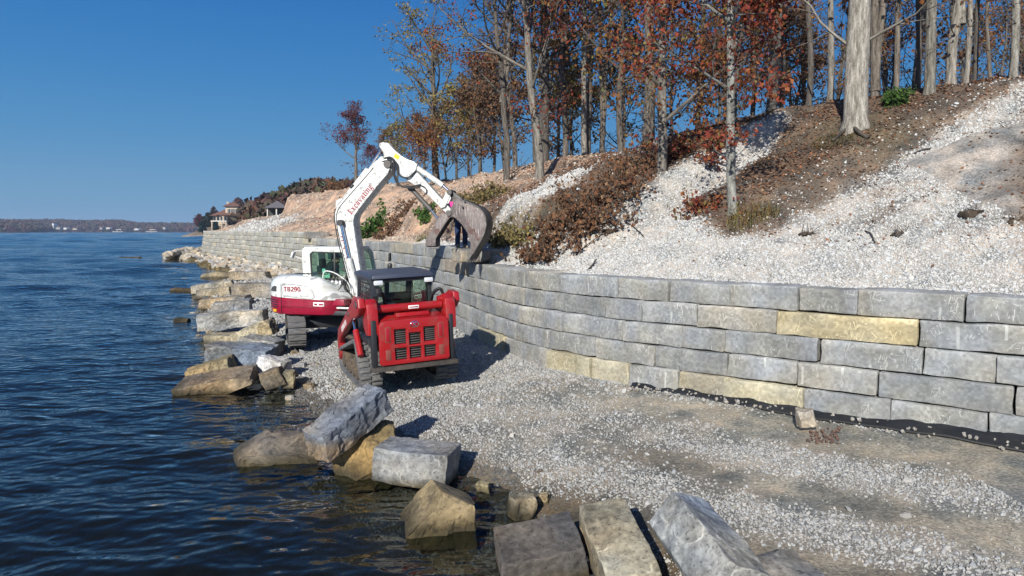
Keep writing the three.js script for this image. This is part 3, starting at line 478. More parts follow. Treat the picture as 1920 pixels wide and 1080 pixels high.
// rubble bank at the far end of the wall
{
  const r = rng(77), kinds = []; for (let k = 0; k < 14; k++) { const g = boxStone(1, .72, .85, [6, 5, 5], 900 + k, { amp: .05, cuts: 6, deep: .78, skew: .35, taper: .3, round: .03, crease: .45 }); stain(g, k % 4 === 0 ? [.62, .59, .53] : k % 4 === 1 ? [.52, .46, .37] : k % 4 === 2 ? [.46, .40, .31] : [.56, .51, .44], { seed: k, stain: .4 }); kinds.push(g); }
  const wetKinds = kinds.map((g, k) => stain(g.clone(), [.16, .125, .06], { seed: k, warm: [.20, .15, .05] }));
  const spots = []; let guard = 0;
  while (spots.length < 900 && guard++ < 60000) {
    const u = r(), px = 312 + r() * 262, top = px < 390 ? mix(477, 462, (px - 312) / 78) : mix(466, 505, (px - 390) / 180), bot = px < 400 ? mix(481, 506, (px - 312) / 88) : mix(506, 528, Math.min(1, (px - 400) / 90));
    const py = mix(top, bot, u), lvl = .05 + (1 - u) * .85, p = onLevel(px, py, lvl); if (near(WALL, p.x, p.z).d > -.15) continue;
    const size = (.34 + r() * r() * .62) * (1 + (-p.z - 45) * .010); spots.push({ p, lvl, size, wet: u > .86 });
  }
  spots.sort((a, b) => b.size / -b.p.z - a.size / -a.p.z);
  const rest = [], bankTop = [];
  spots.forEach((s, i) => {
    const k = r() * kinds.length | 0, g = (s.wet ? wetKinds : kinds)[k], e = new THREE.Euler((r() - .5) * 1.2, r() * 6.3, (r() - .5) * 1.2), sc = V(s.size, s.size * (.8 + r() * .4), s.size), pos = V(s.p.x, s.lvl, s.p.z);
    if (i < 280) { const m = part('rubble_rock', g, M.rock, scene); m.position.copy(pos); m.rotation.copy(e); m.scale.copy(sc); tag(m, 'broken limestone rock in the rubble bank below the far wall end', 'rock', 'rocks of the rubble bank'); }
    else rest.push(g.clone().applyMatrix4(new THREE.Matrix4().compose(pos, new THREE.Quaternion().setFromEuler(e), sc)));
  });
  const f = part('rubble_stones', rest, M.rock, scene); tag(f, 'smaller broken stones filling the rubble bank', undefined, undefined, 'stuff');
}
// ---------- tools for machines and people ----------
const font = await new FontLoader().loadAsync('fonts/droid/droid_serif_bold.typeface.json'), fontS = await new FontLoader().loadAsync('fonts/droid/droid_sans_bold.typeface.json');
function prof(points, z0, z1, bevel = .012, holes = []) { // outline in the x-y plane, drawn out along z
  const s = new THREE.Shape(points.map(([x, y]) => new THREE.Vector2(x, y))); for (const h of holes) s.holes.push(new THREE.Path(h.map(([x, y]) => new THREE.Vector2(x, y))));
  const b = Math.min(bevel, Math.abs(z1 - z0) * .4), g = new THREE.ExtrudeGeometry(s, { depth: z1 - z0 - 2 * b, bevelEnabled: b > 0, bevelSize: b, bevelOffset: -b, bevelThickness: b, bevelSegments: 2, curveSegments: 6 }); g.translate(0, 0, z0 + b); return toCreasedNormals(g, .6);
}
function rbox(w, h, d, r = .02) { // box with rounded edges
  const s = 2, g = new THREE.BoxGeometry(w, h, d, 2 * s, 2 * s, 2 * s), p = g.attributes.position, v = V(), q = V(); r = Math.min(r, w / 2.2, h / 2.2, d / 2.2);
  const lin = (c, half) => { const k = Math.round((c / half + 1) * s); return k === s ? 0 : k < s ? -half + (k / (s - 1)) * r : half - ((2 * s - k) / (s - 1)) * r; };
  for (let i = 0; i < p.count; i++) { v.set(lin(p.getX(i), w / 2), lin(p.getY(i), h / 2), lin(p.getZ(i), d / 2)); q.set(clamp(v.x, -w / 2 + r, w / 2 - r), clamp(v.y, -h / 2 + r, h / 2 - r), clamp(v.z, -d / 2 + r, d / 2 - r)); const e = v.clone().sub(q); const n = e.lengthSq(); if (n > 1e-12) v.copy(q).add(e.setLength(r)); p.setXYZ(i, v.x, v.y, v.z); }
  return toCreasedNormals(g, .7);
}
const bx = (w, h, d, x, y, z, r = .012, rx = 0, ry = 0, rz = 0) => put(rbox(w, h, d, r), x, y, z, rx, ry, rz);
function rod(a, b, ra, rb = ra, n = 14) { const d = b.clone().sub(a), L = d.length(), g = new THREE.CylinderGeometry(rb, ra, L, n); g.applyQuaternion(new THREE.Quaternion().setFromUnitVectors(V(0, 1, 0), d.normalize())); const m = a.clone().add(b).multiplyScalar(.5); g.translate(m.x, m.y, m.z); return g; }
const disc = (x, y, z, r, w, n = 20) => { const g = new THREE.CylinderGeometry(r, r, w, n); g.rotateX(Math.PI / 2); g.translate(x, y, z); return g; };
function hose(points, r, n = 24) { return new THREE.TubeGeometry(new THREE.CatmullRomCurve3(points.map((p) => V(...p))), n, r, 7); }
function lettering(txt, size, depth, serif, narrow = 1) { const g = new TextGeometry(txt, { font: serif ? font : fontS, size, depth, curveSegments: 4, bevelEnabled: false }); g.computeBoundingBox(); const b = g.boundingBox; g.translate(-(b.min.x + b.max.x) / 2, -(b.min.y + b.max.y) / 2, 0); g.scale(narrow, 1, 1); return g; }
function hull(circles, n = 20) { // outline round a set of circles, counter-clockwise
  const pts = []; for (const [x, y, r] of circles) for (let i = 0; i < n; i++) { const a = i / n * 2 * Math.PI; pts.push([x + r * Math.cos(a), y + r * Math.sin(a)]); }
  pts.sort((a, b) => a[0] - b[0] || a[1] - b[1]); const cr = (o, a, b) => (a[0] - o[0]) * (b[1] - o[1]) - (a[1] - o[1]) * (b[0] - o[0]);
  const half = (list) => { const h = []; for (const p of list) { while (h.length > 1 && cr(h[h.length - 2], h[h.length - 1], p) <= 1e-9) h.pop(); h.push(p); } h.pop(); return h; };
  return [...half(pts), ...half(pts.slice().reverse())];
}
function walk(outline, step) { // evenly spaced points and headings along a closed outline
  const out = [], n = outline.length; let L = 0; const seg = outline.map((p, i) => { const q = outline[(i + 1) % n], l = Math.hypot(q[0] - p[0], q[1] - p[1]); L += l; return l; });
  const count = Math.round(L / step); let i = 0, acc = 0;
  for (let k = 0; k < count; k++) { const s = k * L / count; while (acc + seg[i] < s) { acc += seg[i]; i++; } const p = outline[i], q = outline[(i + 1) % n], t = (s - acc) / seg[i]; out.push([mix(p[0], q[0], t), mix(p[1], q[1], t), Math.atan2(q[1] - p[1], q[0] - p[0])]); }
  return out;
}
function track(parent, circles, z, width, thick, pad, padMat, beltMat, wheelMat, wheels) { // one crawler: belt, pads, frame, rollers
  const outer = hull(circles.map(([x, y, r]) => [x, y, r])), inner = hull(circles.map(([x, y, r]) => [x, y, r - thick]));
  const t = new THREE.Group(); t.name = z < 0 ? 'track' : 'track_001'; parent.add(t);
  part('belt', prof(outer, z - width / 2, z + width / 2, .008, [inner]), beltMat, t);
  const shapes = pad.shapes; walk(outer, pad.step).forEach(([x, y, a], i) => { const m = part('track_pad', shapes[i % shapes.length], padMat, t); m.position.set(x, y, z); m.rotation.z = a; });
  part('roller', wheels.map(([x, y, r]) => { const g = disc(x, y, z, r, width * .72, 22); return g; }), wheelMat, t);
  return t;
}
function figure(bones, cell) { // continuous surface round tapered bones [a, b, ra, rb]
  const lo = V(1e9, 1e9, 1e9), hi = V(-1e9, -1e9, -1e9); for (const [a, b, ra, rb] of bones) for (const [p, r] of [[a, ra], [b, rb]]) { lo.min(p.clone().subScalar(r + .05)); hi.max(p.clone().addScalar(r + .05)); }
  const c = lo.clone().add(hi).multiplyScalar(.5), half = Math.max(hi.x - lo.x, hi.y - lo.y, hi.z - lo.z) / 2, n = Math.min(110, Math.ceil(2 * half / cell)), mc = new MarchingCubes(n, new THREE.MeshBasicMaterial(), false, false, 60000); mc.isolation = 0;
  const p = V(), ab = V(), ap = V(), k = .035;
  for (let z = 0; z < n; z++) for (let y = 0; y < n; y++) for (let x = 0; x < n; x++) {
    p.set((x - n / 2) / (n / 2), (y - n / 2) / (n / 2), (z - n / 2) / (n / 2)).multiplyScalar(half).add(c); let d = 1e3;
    for (const [a, b, ra, rb, sx] of bones) { ab.subVectors(b, a); ap.subVectors(p, a); const t = clamp(ap.dot(ab) / Math.max(1e-9, ab.lengthSq())); const e = ap.addScaledVector(ab, -t).length() - mix(ra, rb, t); const h = clamp(.5 + .5 * (d - e) / k); d = mix(d, e, h) - k * h * (1 - h); }
    mc.field[z * n * n + y * n + x] = -d;
  }
  mc.update(); const m = mc.count, g = new THREE.BufferGeometry(), pos = new Float32Array(mc.positionArray.slice(0, m * 3)), nor = new Float32Array(mc.normalArray.slice(0, m * 3));
  for (let i = 0; i < m; i++) { pos[i * 3] = pos[i * 3] * half + c.x; pos[i * 3 + 1] = pos[i * 3 + 1] * half + c.y; pos[i * 3 + 2] = pos[i * 3 + 2] * half + c.z; }
  g.setAttribute('position', new THREE.BufferAttribute(pos, 3)); g.setAttribute('normal', new THREE.BufferAttribute(nor, 3)); g.deleteAttribute('normal'); const w = mergeVertices(g, 1e-4); w.computeVertexNormals(); return w;
}
const P = {
  white: phys({ map: TEX.whitePaint, roughness: .38, clearcoat: .35, clearcoatRoughness: .25 }),
  magenta: phys({ color: C(.30, .007, .032), map: TEX.paint, roughness: .36, clearcoat: .4, clearcoatRoughness: .2 }),
  red: phys({ color: C(.84, .80, .80), map: TEX.redPaint, roughness: .40, clearcoat: .3, clearcoatRoughness: .3 }),
  rustRed: std({ color: C(.22, .055, .04), map: TEX.paint, roughness: .7 }),
  black: std({ color: C(.020, .022, .026), map: TEX.paint, roughness: .5 }),
  dusty: std({ color: C(.055, .055, .058), map: TEX.paint, roughness: .75 }),
  rubber: std({ color: C(.25, .245, .24), map: TEX.soil, roughness: .9 }),
  belt: std({ color: C(.08, .078, .076), map: TEX.soil, roughness: .95 }),
  roller: std({ color: C(.13, .11, .09), map: TEX.soil, roughness: .9 }),
  mud: std({ color: C(.20, .155, .11), map: TEX.soil, roughness: .95 }),
  steel: std({ color: C(.66, .63, .63), map: TEX.steel, roughness: .55, metalness: .25, bumpMap: TEX.stoneBump, bumpScale: .004 }),
  steelDark: std({ color: C(.115, .108, .102), map: TEX.paint, roughness: .6, metalness: .3 }),
  chrome: std({ color: C(.75, .76, .78), metalness: 1, roughness: .12 }),
  glass: phys({ color: C(.72, .85, .78), roughness: .02, transmission: 1, thickness: 0, ior: 1.5 }),
  tint: phys({ color: C(.74, .80, .75), roughness: .03, transmission: 1, thickness: 0, ior: 1.5 }),
  lens: std({ color: C(.78, .80, .82), roughness: .15, metalness: .3 }), redLens: std({ color: C(.30, .012, .02), roughness: .25 }), amber: std({ color: C(.75, .36, .02), roughness: .35 }), yellow: std({ color: C(.75, .58, .02), roughness: .5 }),
  pink: std({ color: C(.80, .04, .28), roughness: .8 }), label: std({ color: C(.78, .78, .76), roughness: .5 }), hose: std({ color: C(.016, .016, .017), roughness: .6 }),
  denim: std({ color: C(.05, .095, .24), map: TEX.soil, roughness: .95 }), cloth: std({ color: C(.018, .019, .024), roughness: .95 }), skin: std({ color: C(.46, .26, .18), roughness: .6 }), boot: std({ color: C(.20, .17, .14), roughness: .85 }), seat: std({ color: C(.015, .015, .016), roughness: .85 }),
  sticker: std({ color: C(.35, .62, .55), roughness: .5 }), cyan: std({ color: C(.20, .50, .58), roughness: .5 }), chain: std({ color: C(.07, .06, .055), roughness: .6, metalness: .6 }), grille: std({ color: C(.012, .012, .013), roughness: .8 }),
};
// ---------- white and red excavator (local axes: x ahead, y up, z to its right) ----------
{
  const X0 = -5.15, Z0 = -19.0, Y0 = .36, TURN = R(-12), SCALE = 67.2;
  const ex = thing('excavator', 'white and magenta crawler excavator reaching over the wall with its bucket', 'excavator', [X0, Y0, Z0], TURN);
  const inv = new THREE.Matrix4().compose(V(X0, Y0, Z0), new THREE.Quaternion().setFromAxisAngle(V(0, 1, 0), TURN), V(1, 1, 1)).invert(), eyeL = EYE.clone().applyMatrix4(inv);
  const bp = (px, py) => { const d = ray(px, py).transformDirection(inv), t = (.30 - eyeL.z) / d.z; return [eyeL.x + d.x * t, eyeL.y + d.y * t]; }; // outline points of the boom and stick as measured from its right side, in the plane of the boom
  const B = (list) => list.map(([x, y]) => bp(x, y));
  // undercarriage, turned towards the lake side
  const uc = new THREE.Group(); uc.name = 'undercarriage'; uc.rotation.y = R(-68 + 10); ex.add(uc); // its own axis points along the beach
  const wheels = [[-1.12, .345, .27], [1.12, .345, .27], [-.6, .17, .12], [-.2, .17, .12], [.2, .17, .12], [.6, .17, .12]];
  const circles = [[-1.12, .36, .32], [1.12, .36, .32], [-.7, .2, .17], [.7, .2, .17]];
  const padShapes = [0, 1].map((k) => join([bx(.155, .035, .44, 0, -.018, 0, .008), bx(.03, .03, .43, -.04, -.045, 0, .006), bx(.02, .02, .12, .035, -.04, k ? .08 : -.08, .005)]));
  for (const z of [-.9, .9]) { track(uc, circles, z, .42, .035, { step: .168, shapes: padShapes }, P.rubber, P.belt, P.roller, wheels); part('track_frame', [bx(1.9, .22, .2, 0, .34, z, .02)], P.dusty, uc); }
  part('chassis_frame', [bx(.9, .26, 1.6, 0, .50, 0, .03), put(new THREE.CylinderGeometry(.48, .52, .16, 28), 0, .70, 0)], P.black, uc);
  part('dozer_blade', [bx(.10, .42, 1.7, -1.62, .34, 0, .02), bx(.55, .14, .14, -1.3, .42, -.5, .02), bx(.55, .14, .14, -1.3, .42, .5, .02)], P.black, uc);
  // upper structure
  part('deck', [prof([[-.95, .78], [1.1, .78], [1.1, .9], [-.95, .9]], -.95, .95, .02)], P.black, ex);
  // plan outline with round tail, as a loft of horizontal outlines
  const plan = (grow, front) => { const o = []; const zr = 1.1 + grow, rear = -1.55 - grow; // counter-clockwise seen from above: x ahead, z right
    for (let i = 0; i <= 10; i++) { const a = Math.PI / 2 + i / 10 * Math.PI; o.push([rear + .95 + .95 * Math.cos(a) * 1.0, zr * Math.sin(a)]); } o.push([front - .25, -zr]); o.push([front, -zr + .2]); o.push([front, zr - .90]); o.push([front - .10, zr - .46]); o.push([front - .30, zr - .16]); o.push([front - .56, zr - .02]); o.push([front - .70, zr]); return o; };
  function loft(rings) { // rings: [outline, y]
    const n = rings[0][0].length, pos = [], idx = []; rings.forEach(([o, y]) => o.forEach(([x, z]) => pos.push(x, typeof y === 'function' ? y(x, z) : y, z)));
    for (let k = 0; k < rings.length - 1; k++) for (let i = 0; i < n; i++) { const a = k * n + i, b = k * n + (i + 1) % n; idx.push(a, b, a + n, b, b + n, a + n); }
    const cap = (k, flip) => { const c = pos.length / 3; let sx = 0, sy = 0, sz = 0; for (let i = 0; i < n; i++) { sx += pos[(k * n + i) * 3]; sy += pos[(k * n + i) * 3 + 1]; sz += pos[(k * n + i) * 3 + 2]; } pos.push(sx / n, sy / n, sz / n); for (let i = 0; i < n; i++) { const a = k * n + i, b = k * n + (i + 1) % n; flip ? idx.push(c, b, a) : idx.push(c, a, b); } };
    cap(0, true); cap(rings.length - 1, false);
    const g = new THREE.BufferGeometry(); g.setAttribute('position', new THREE.Float32BufferAttribute(pos, 3)); g.setIndex(idx); const q = toCreasedNormals(g, .75); const uv = new Float32Array(q.attributes.position.count * 2); for (let i = 0; i < uv.length / 2; i++) { uv[i * 2] = (q.attributes.position.getX(i) + q.attributes.position.getZ(i)) * .4; uv[i * 2 + 1] = q.attributes.position.getY(i) * .4; } q.setAttribute('uv', new THREE.BufferAttribute(uv, 2)); return q;
  }
  const shrink = (o, k, dx = 0) => o.map(([x, z]) => [x * (1 - k) + dx, z * (1 - k)]);
  const base = plan(0, 1.0), belt = (x) => 1.27 - .05 * (x + 1.5) * .8;
  part('lower_body_panel', loft([[shrink(base, .03), .80], [base, .86], [base, 1.0], [shrink(base, -.004), 1.02], [base, 1.06], [base, (x) => belt(x)]]), P.magenta, ex);
  // white hood over the engine: falls away towards the front on the right side
  const hoodTop = (x, z) => { const f = sstep(.05, 1.02, x); return 1.83 - .05 * sstep(-.6, -1.5, x) - f * .50; };
  const lift = (t, sk) => [shrink(base, sk, -.01), (x, z) => mix(belt(x), hoodTop(x, z), t)];
  part('engine_hood', loft([[base.map((p) => p), (x) => belt(x) + .003], lift(.35, .0), lift(.62, .02), lift(.82, .06), lift(.93, .11), lift(1, .2)].map((q, i) => i ? q : [base, (x) => belt(x) + .003])), P.white, ex);
  const side = 1.104; // the right flank
  const onTail = (A, y, out = 0) => { const nx = Math.cos(A) / .95, nz = Math.sin(A) / 1.1, l = Math.hypot(nx, nz); return [-.6 + .95 * Math.cos(A) + nx / l * out, y, 1.1 * Math.sin(A) + nz / l * out, 0, Math.atan2(nx, nz)]; };
  part('rear_vent_window', put(prof([[-.17, -.06], [.15, -.06], [.15, .075], [.06, .085], [-.06, .05]], -.02, .012, .006), ...onTail(R(122), 1.46)), P.dusty, ex);
  const slots = []; for (let k = 0; k < 4; k++) slots.push(put(rbox(.42, .024, .03, .008), ...onTail(R(122), .98 + k * .062, -.012))); part('cooling_slot', slots, P.black, ex);
  const ribs = []; for (const [x0, n] of [[-.62, 3], [-.02, 3]]) for (let k = 0; k < n; k++) ribs.push(bx(.26, .022, .02, x0, 1.04 + k * .058 - (x0 > -.1 ? .03 : 0), side, .008)); part('panel_rib', ribs, P.magenta, ex);
  part('panel_seam', [bx(.010, .80, .012, -.80, 1.22, side - .025, .003), bx(1.05, .010, .012, -.28, 1.0, side + .0, .003)], P.black, ex);
  // filler door with its model lettering
  const door = [[-.72, 1.30], [.16, 1.26], [.16, 1.34], [.10, 1.46], [-.02, 1.545], [-.16, 1.565], [-.72, 1.565]];
  const dg = part('filler_door', prof(door, side - .012, side + .010, .006), P.white, ex);
  part('model_lettering', put(lettering('TB290', .125, .010, false, 1.0), -.45, 1.475, side + .009, 0, 0, .0), P.magenta, dg);
  part('door_seam', hose([[-.73, 1.29, side + .004], [-.73, 1.57, side + .004], [-.16, 1.575, side + .004], [-.02, 1.555, side + .004], [.11, 1.465, side + .004], [.172, 1.34, side + .004], [.17, 1.25, side + .004], [-.72, 1.29, side + .004]], .0045, 60), P.dusty, dg);
  part('dealer_sticker', [bx(.30, .105, .012, .30, 1.085, side - .002, .002, 0, .06, -.02)], P.label, ex); part('sticker_print', [bx(.09, .05, .004, .22, 1.086, side + .010, .001), bx(.15, .045, .004, .36, 1.082, side + .002, .001)], P.magenta, ex);
  part('reflector', put(rbox(.17, .07, .02, .005), ...onTail(R(119), .88, .003)), P.amber, ex);
  part('hood_grille', [...Array(9)].map((_, k) => bx(.05, .012, .42, -.75 + k * .12, 1.836, .35, .004)), P.dusty, ex);
  part('side_mirror', [bx(.06, .14, .14, .86, 1.66, .80, .02), rod(V(.72, 1.45, .8), V(.86, 1.62, .8), .014)], P.black, ex);
  part('hand_rail', hose([[.25, 1.76, .75], [.30, 1.93, .74], [.55, 1.90, .70], [.92, 1.62, .64], [1.0, 1.36, .62]], .017, 30), P.white, ex);
  // cab on the left side
  const cab = new THREE.Group(); cab.name = 'cab'; ex.add(cab);
  const z0 = -1.06, z1 = -.10, outline = [[-.78, .95], [1.05, .95], [1.12, 1.35], [.92, 2.40], [.80, 2.54], [-.70, 2.56], [-.82, 2.44]];
  const holeR = [[-.55, 1.62], [.35, 1.62], [.35, 1.42], [.98, 1.42], [.97, 1.62], [.80, 2.32], [.72, 2.41], [-.50, 2.43], [-.58, 2.36]];
  part('cab_side', prof(outline, z1 - .07, z1, .02, [holeR]), P.white, cab); part('cab_side', prof(outline, z0, z0 + .07, .02, [[[-.55, 1.40], [.98, 1.40], [.97, 1.62], [.80, 2.32], [.72, 2.41], [-.50, 2.43], [-.58, 2.36]]]), P.white, cab);
  part('cab_roof', [bx(1.62, .09, z1 - z0 - .1, .03, 2.525, (z0 + z1) / 2, .03)], P.white, cab);
  part('cab_rear_panel', [bx(.06, .72, z1 - z0 - .1, -.79, 1.30, (z0 + z1) / 2, .01), bx(.06, .14, z1 - z0 - .1, -.79, 2.45, (z0 + z1) / 2, .01)], P.white, cab);
  part('cab_floor', bx(1.7, .06, z1 - z0 - .14, .1, .98, (z0 + z1) / 2, .01), P.black, cab);
  const inner = [[-.53, 1.64], [.33, 1.64], [.37, 1.44], [.96, 1.44], [.95, 1.62], [.78, 2.31], [.70, 2.39], [-.48, 2.41], [-.56, 2.34]];
  part('window_seal', [prof(holeR, z1 - .05, z1 - .012, .004, [inner.map(([x, y]) => [x * .985 + .003, y * .985 + .03])]), bx(.05, .86, .03, .16, 2.0, z1 - .03, .004), bx(1.5, .05, .03, .2, 1.66, z1 - .03, .004)], P.black, cab);
  part('side_window', prof(inner, z1 - .032, z1 - .028, 0), P.glass, cab); part('side_window', prof(inner, z0 + .03, z0 + .034, 0), P.glass, cab);
  const sheetGlass = (a, b, c, d) => { const g = new THREE.BufferGeometry(); g.setAttribute('position', new THREE.Float32BufferAttribute([...a, ...b, ...c, ...d], 3)); g.setIndex([0, 1, 2, 0, 2, 3]); g.computeVertexNormals(); return g; };
  part('windscreen', sheetGlass([1.10, 1.36, z0 + .06], [1.10, 1.36, z1 - .06], [.90, 2.42, z1 - .06], [.90, 2.42, z0 + .06]), P.glass, cab); part('rear_window', sheetGlass([-.79, 1.66, z0 + .06], [-.79, 1.66, z1 - .06], [-.79, 2.38, z1 - .06], [-.79, 2.38, z0 + .06]), P.glass, cab);
  part('window_sticker', [bx(.30, .20, .006, -.33, 2.28, z0 + .06, .001), bx(.20, .14, .006, -.1, 1.76, z1 - .05, .001), bx(.10, .22, .006, -.18, 1.84, z1 - .046, .001)], P.sticker, cab); part('sun_film', bx(.22, .17, .006, -.07, 2.30, z0 + .06, .001), P.cyan, cab);
  part('seat', [bx(.5, .16, .5, -.18, 1.38, -.58, .06), bx(.16, .62, .46, -.42, 1.72, -.58, .06, 0, 0, .14), put(rbox(.14, .24, .30, .06), -.44, 2.1, -.58, 0, 0, .1), bx(.4, .4, .4, -.18, 1.15, -.58, .03)], P.seat, cab);
  part('lever', [rod(V(.28, 1.35, -.32), V(.32, 1.66, -.34), .022), rod(V(.28, 1.35, -.84), V(.32, 1.66, -.82), .022), bx(.5, .3, .14, .12, 1.3, -.28, .03)], P.seat, cab);
  part('rear_mirror', [hose([[-.80, 2.44, -.5], [-1.1, 2.45, -.5], [-1.32, 2.40, -.5]], .012), hose([[-.80, 2.10, -.5], [-1.05, 2.2, -.5], [-1.22, 2.27, -.5]], .012), bx(.07, .2, .16, -1.32, 2.32, -.5, .03, 0, 0, -.4)], P.white, cab);
  part('front_mirror', [hose([[1.05, 1.3, -.95], [1.32, 1.5, -1.0], [1.42, 2.05, -1.02]], .014), bx(.05, .24, .16, 1.44, 2.26, -1.03, .03), bx(.12, .16, .14, 1.44, 2.0, -1.02, .04)], P.black, cab);
  // swing post
  const post = part('boom_swing_post', [prof([[.85, .82], [1.40, .72], [1.52, .92], [1.38, 1.26], [1.20, 1.34], [1.0, 1.24], [.92, 1.0]], .0, .14, .015), prof([[.85, .82], [1.40, .72], [1.52, .92], [1.38, 1.26], [1.20, 1.34], [1.0, 1.24], [.92, 1.0]], .42, .56, .015), bx(.34, .16, .5, 1.05, .88, .28, .03), disc(1.42, .82, .28, .12, .6)], P.rustRed, ex);
  part('work_bracket', prof([[.62, 1.05], [.98, 1.05], [.95, 1.2], [.72, 1.22]], .62, .98, .01), P.magenta, ex); part('lamp_bar', rod(V(.62, .98, .9), V(1.05, .97, .86), .03), P.white, ex);
  // boom
  const zb0 = .02, zb1 = .46;
  const boom = part('boom', prof(B([[684, 590], [674, 580], [668, 562], [652, 500], [640, 446], [634, 418], [632.5, 402], [636, 387], [650, 370], [692, 321], [708, 303], [717, 297.5], [727, 297], [734, 304], [735.5, 316], [731, 327], [717, 343], [700, 364], [678, 392], [669.5, 404], [667, 414], [668.5, 430], [676, 480], [686, 545], [694, 575], [692, 588]]).reverse(), zb0, zb1, .018), P.white, ex);
  part('company_lettering', put(lettering('Excavating', .152, .006, true, .82), ...bp(681, 375), zb1 - .001, 0, 0, R(49)), P.magenta, boom);
  part('company_lettering', put(lettering('Rambolds', .135, .006, true, .90), ...bp(653, 464), zb1 - .001, 0, 0, R(102.5)), P.magenta, boom);
  const pipes = []; for (const [k, zz] of [[0, .20], [4.2, .27], [8, .35]]) pipes.push(hose(B([[661 + k * .5, 552], [653 + k, 520], [629 + k, 425], [626 + k, 404], [631 + k, 386], [655 + k * .7, 363], [686 + k * .6, 328], [704, 310 + k * .2], [712, 299], [718, 294]]).map(([x, y]) => [x, y, zz]), .021, 50)); part('steel_pipe', pipes, P.white, boom);
  part('pipe_clamp', [bx(.12, .05, .3, ...bp(638, 432), .30, .01, 0, 0, R(-10)), bx(.12, .05, .3, ...bp(663, 350), .30, .01, 0, 0, R(45)), bx(.12, .05, .3, ...bp(650, 505), .30, .01, 0, 0, R(-10))], P.dusty, boom);
  const shadowLine = hose(B([[660, 520], [645, 462], [637, 424], [636, 405], [640, 392], [661, 366], [690, 333], [705, 315]]).map(([x, y]) => [x, y, zb1 + .002]), .011, 40); part('hose_line', [shadowLine, hose(B([[656, 522], [640, 462], [632.5, 424], [631, 404], [635, 389], [657, 362], [686, 330], [701, 312]]).map(([x, y]) => [x, y, .42]), .014, 40)], P.hose, boom);
  const pt = (px, py, z) => V(...bp(px, py), z);
  const cyl = (name, a, m, b, r1, r2, m1, z, zw = .07) => { const g = part(name, [rod(pt(...a, z), pt(...m, z), r1, r1, 18), disc(...bp(...a), z, r1 * 1.25, zw * 2)], m1, ex); part('piston_rod', [rod(pt(...m, z), pt(...b, z), r2, r2, 14)], P.chrome, g); part('rod_eye', [disc(...bp(...b), z, r1 * 1.05, zw * 2.2)], P.dusty, g); return g; };
  cyl('boom_cylinder', [684, 572], [662, 484], [647, 418], .078, .04, P.white, .56);
  cyl('stick_cylinder', [640, 381], [689.5, 317], [717.5, 275], .075, .035, P.white, .28);
  cyl('bucket_cylinder', [778, 312], [830, 348], [845, 361], .072, .036, P.white, .28);
  const thumbCyl = cyl('thumb_cylinder', [771, 354], [808, 394], [825, 416], .062, .033, P.steelDark, .28);
  part('cylinder_mount', [prof(B([[632, 392], [633, 376], [643, 372], [652, 374], [646, 386]]).reverse(), .16, .40, .01)], P.white, boom);
  part('boom_pin', [disc(...bp(647, 418), .52, .075, .14), disc(...bp(731, 309), .28, .10, .44)], P.steelDark, boom);
  part('boom_hose', [hose([[1.05, 1.2, .30], [.86, 1.42, .34], [.78, 1.66, .36], [.86, 1.86, .34]].map((p) => p), .045), hose([[1.05, 1.2, .42], [.82, 1.34, .46], [.74, 1.60, .46], [.80, 1.84, .42]], .04), hose(B([[636, 384], [628, 392], [626, 406], [631, 422]]).map(([x, y]) => [x, y, .16]), .03)], P.hose, boom);
  // stick
  const stick = part('stick', prof(B([[713, 274], [714, 269.5], [719, 267.5], [729, 268.5], [741, 282], [753, 292], [766, 299.5], [777, 303], [784, 310], [781, 320], [800, 341], [836, 380], [850, 396], [848, 404], [838, 400], [828, 390], [806, 368], [789, 353], [766, 339], [752, 327], [741, 321], [730, 319], [724, 305], [721, 287]]).reverse(), .17, .39, .015), P.white, ex);
  part('warning_sticker', bx(.15, .12, .006, ...bp(746.5, 294), .392, .002, 0, 0, R(-35)), P.yellow, stick);
  part('stick_hose', [hose([[...bp(722, 300), .44], [...bp(736, 296), .47], [...bp(748, 308), .47], [...bp(752, 328), .46], [...bp(768, 334), .46], [...bp(784, 320), .42]], .022, 40), hose([[...bp(726, 297), .44], [...bp(741, 299), .49], [...bp(745, 330), .48], [...bp(756, 349), .46], [...bp(776, 350), .45], [...bp(792, 347), .42]], .025, 40), hose([[...bp(720, 304), .44], [...bp(738, 303), .5], [...bp(742, 322), .5], [...bp(750, 345), .47], [...bp(770, 353), .46], [...bp(790, 352), .4]], .022, 40), hose([[...bp(790, 348), .40], [...bp(800, 352), .45], [...bp(803, 360), .43], [...bp(796, 368), .40]], .014)], P.hose, stick);
  part('rocker_link', [prof(B([[830, 391], [827, 386], [841, 359], [846, 357], [850, 362], [838, 388]]).reverse(), .10, .15, .01), prof(B([[830, 391], [827, 386], [841, 359], [846, 357], [850, 362], [838, 388]]).reverse(), .41, .46, .01)], P.white, ex);
  part('tipping_link', [prof(B([[843, 366], [848, 358], [868, 372], [866, 380], [860, 381]]).reverse(), .19, .37, .012), disc(...bp(846, 361), .28, .07, .42)], P.steelDark, ex);
  part('quick_coupler', [prof(B([[842, 404], [848, 394], [856, 374], [866, 371], [872, 376], [870, 390], [858, 402], [850, 408]]).reverse(), .10, .14, .008), prof(B([[842, 404], [848, 394], [856, 374], [866, 371], [872, 376], [870, 390], [858, 402], [850, 408]]).reverse(), .44, .48, .008), disc(...bp(845, 400), .28, .075, .46), disc(...bp(864, 376), .28, .05, .44), disc(...bp(858, 404), .28, .045, .44), disc(...bp(862, 384), .48, .03, .02)], P.steelDark, ex);
  part('pink_marker', prof(B([[844.5, 378], [856, 380.5], [855, 387], [849.5, 392], [846.5, 386]]).reverse(), .36, .40, .004), P.pink, ex);
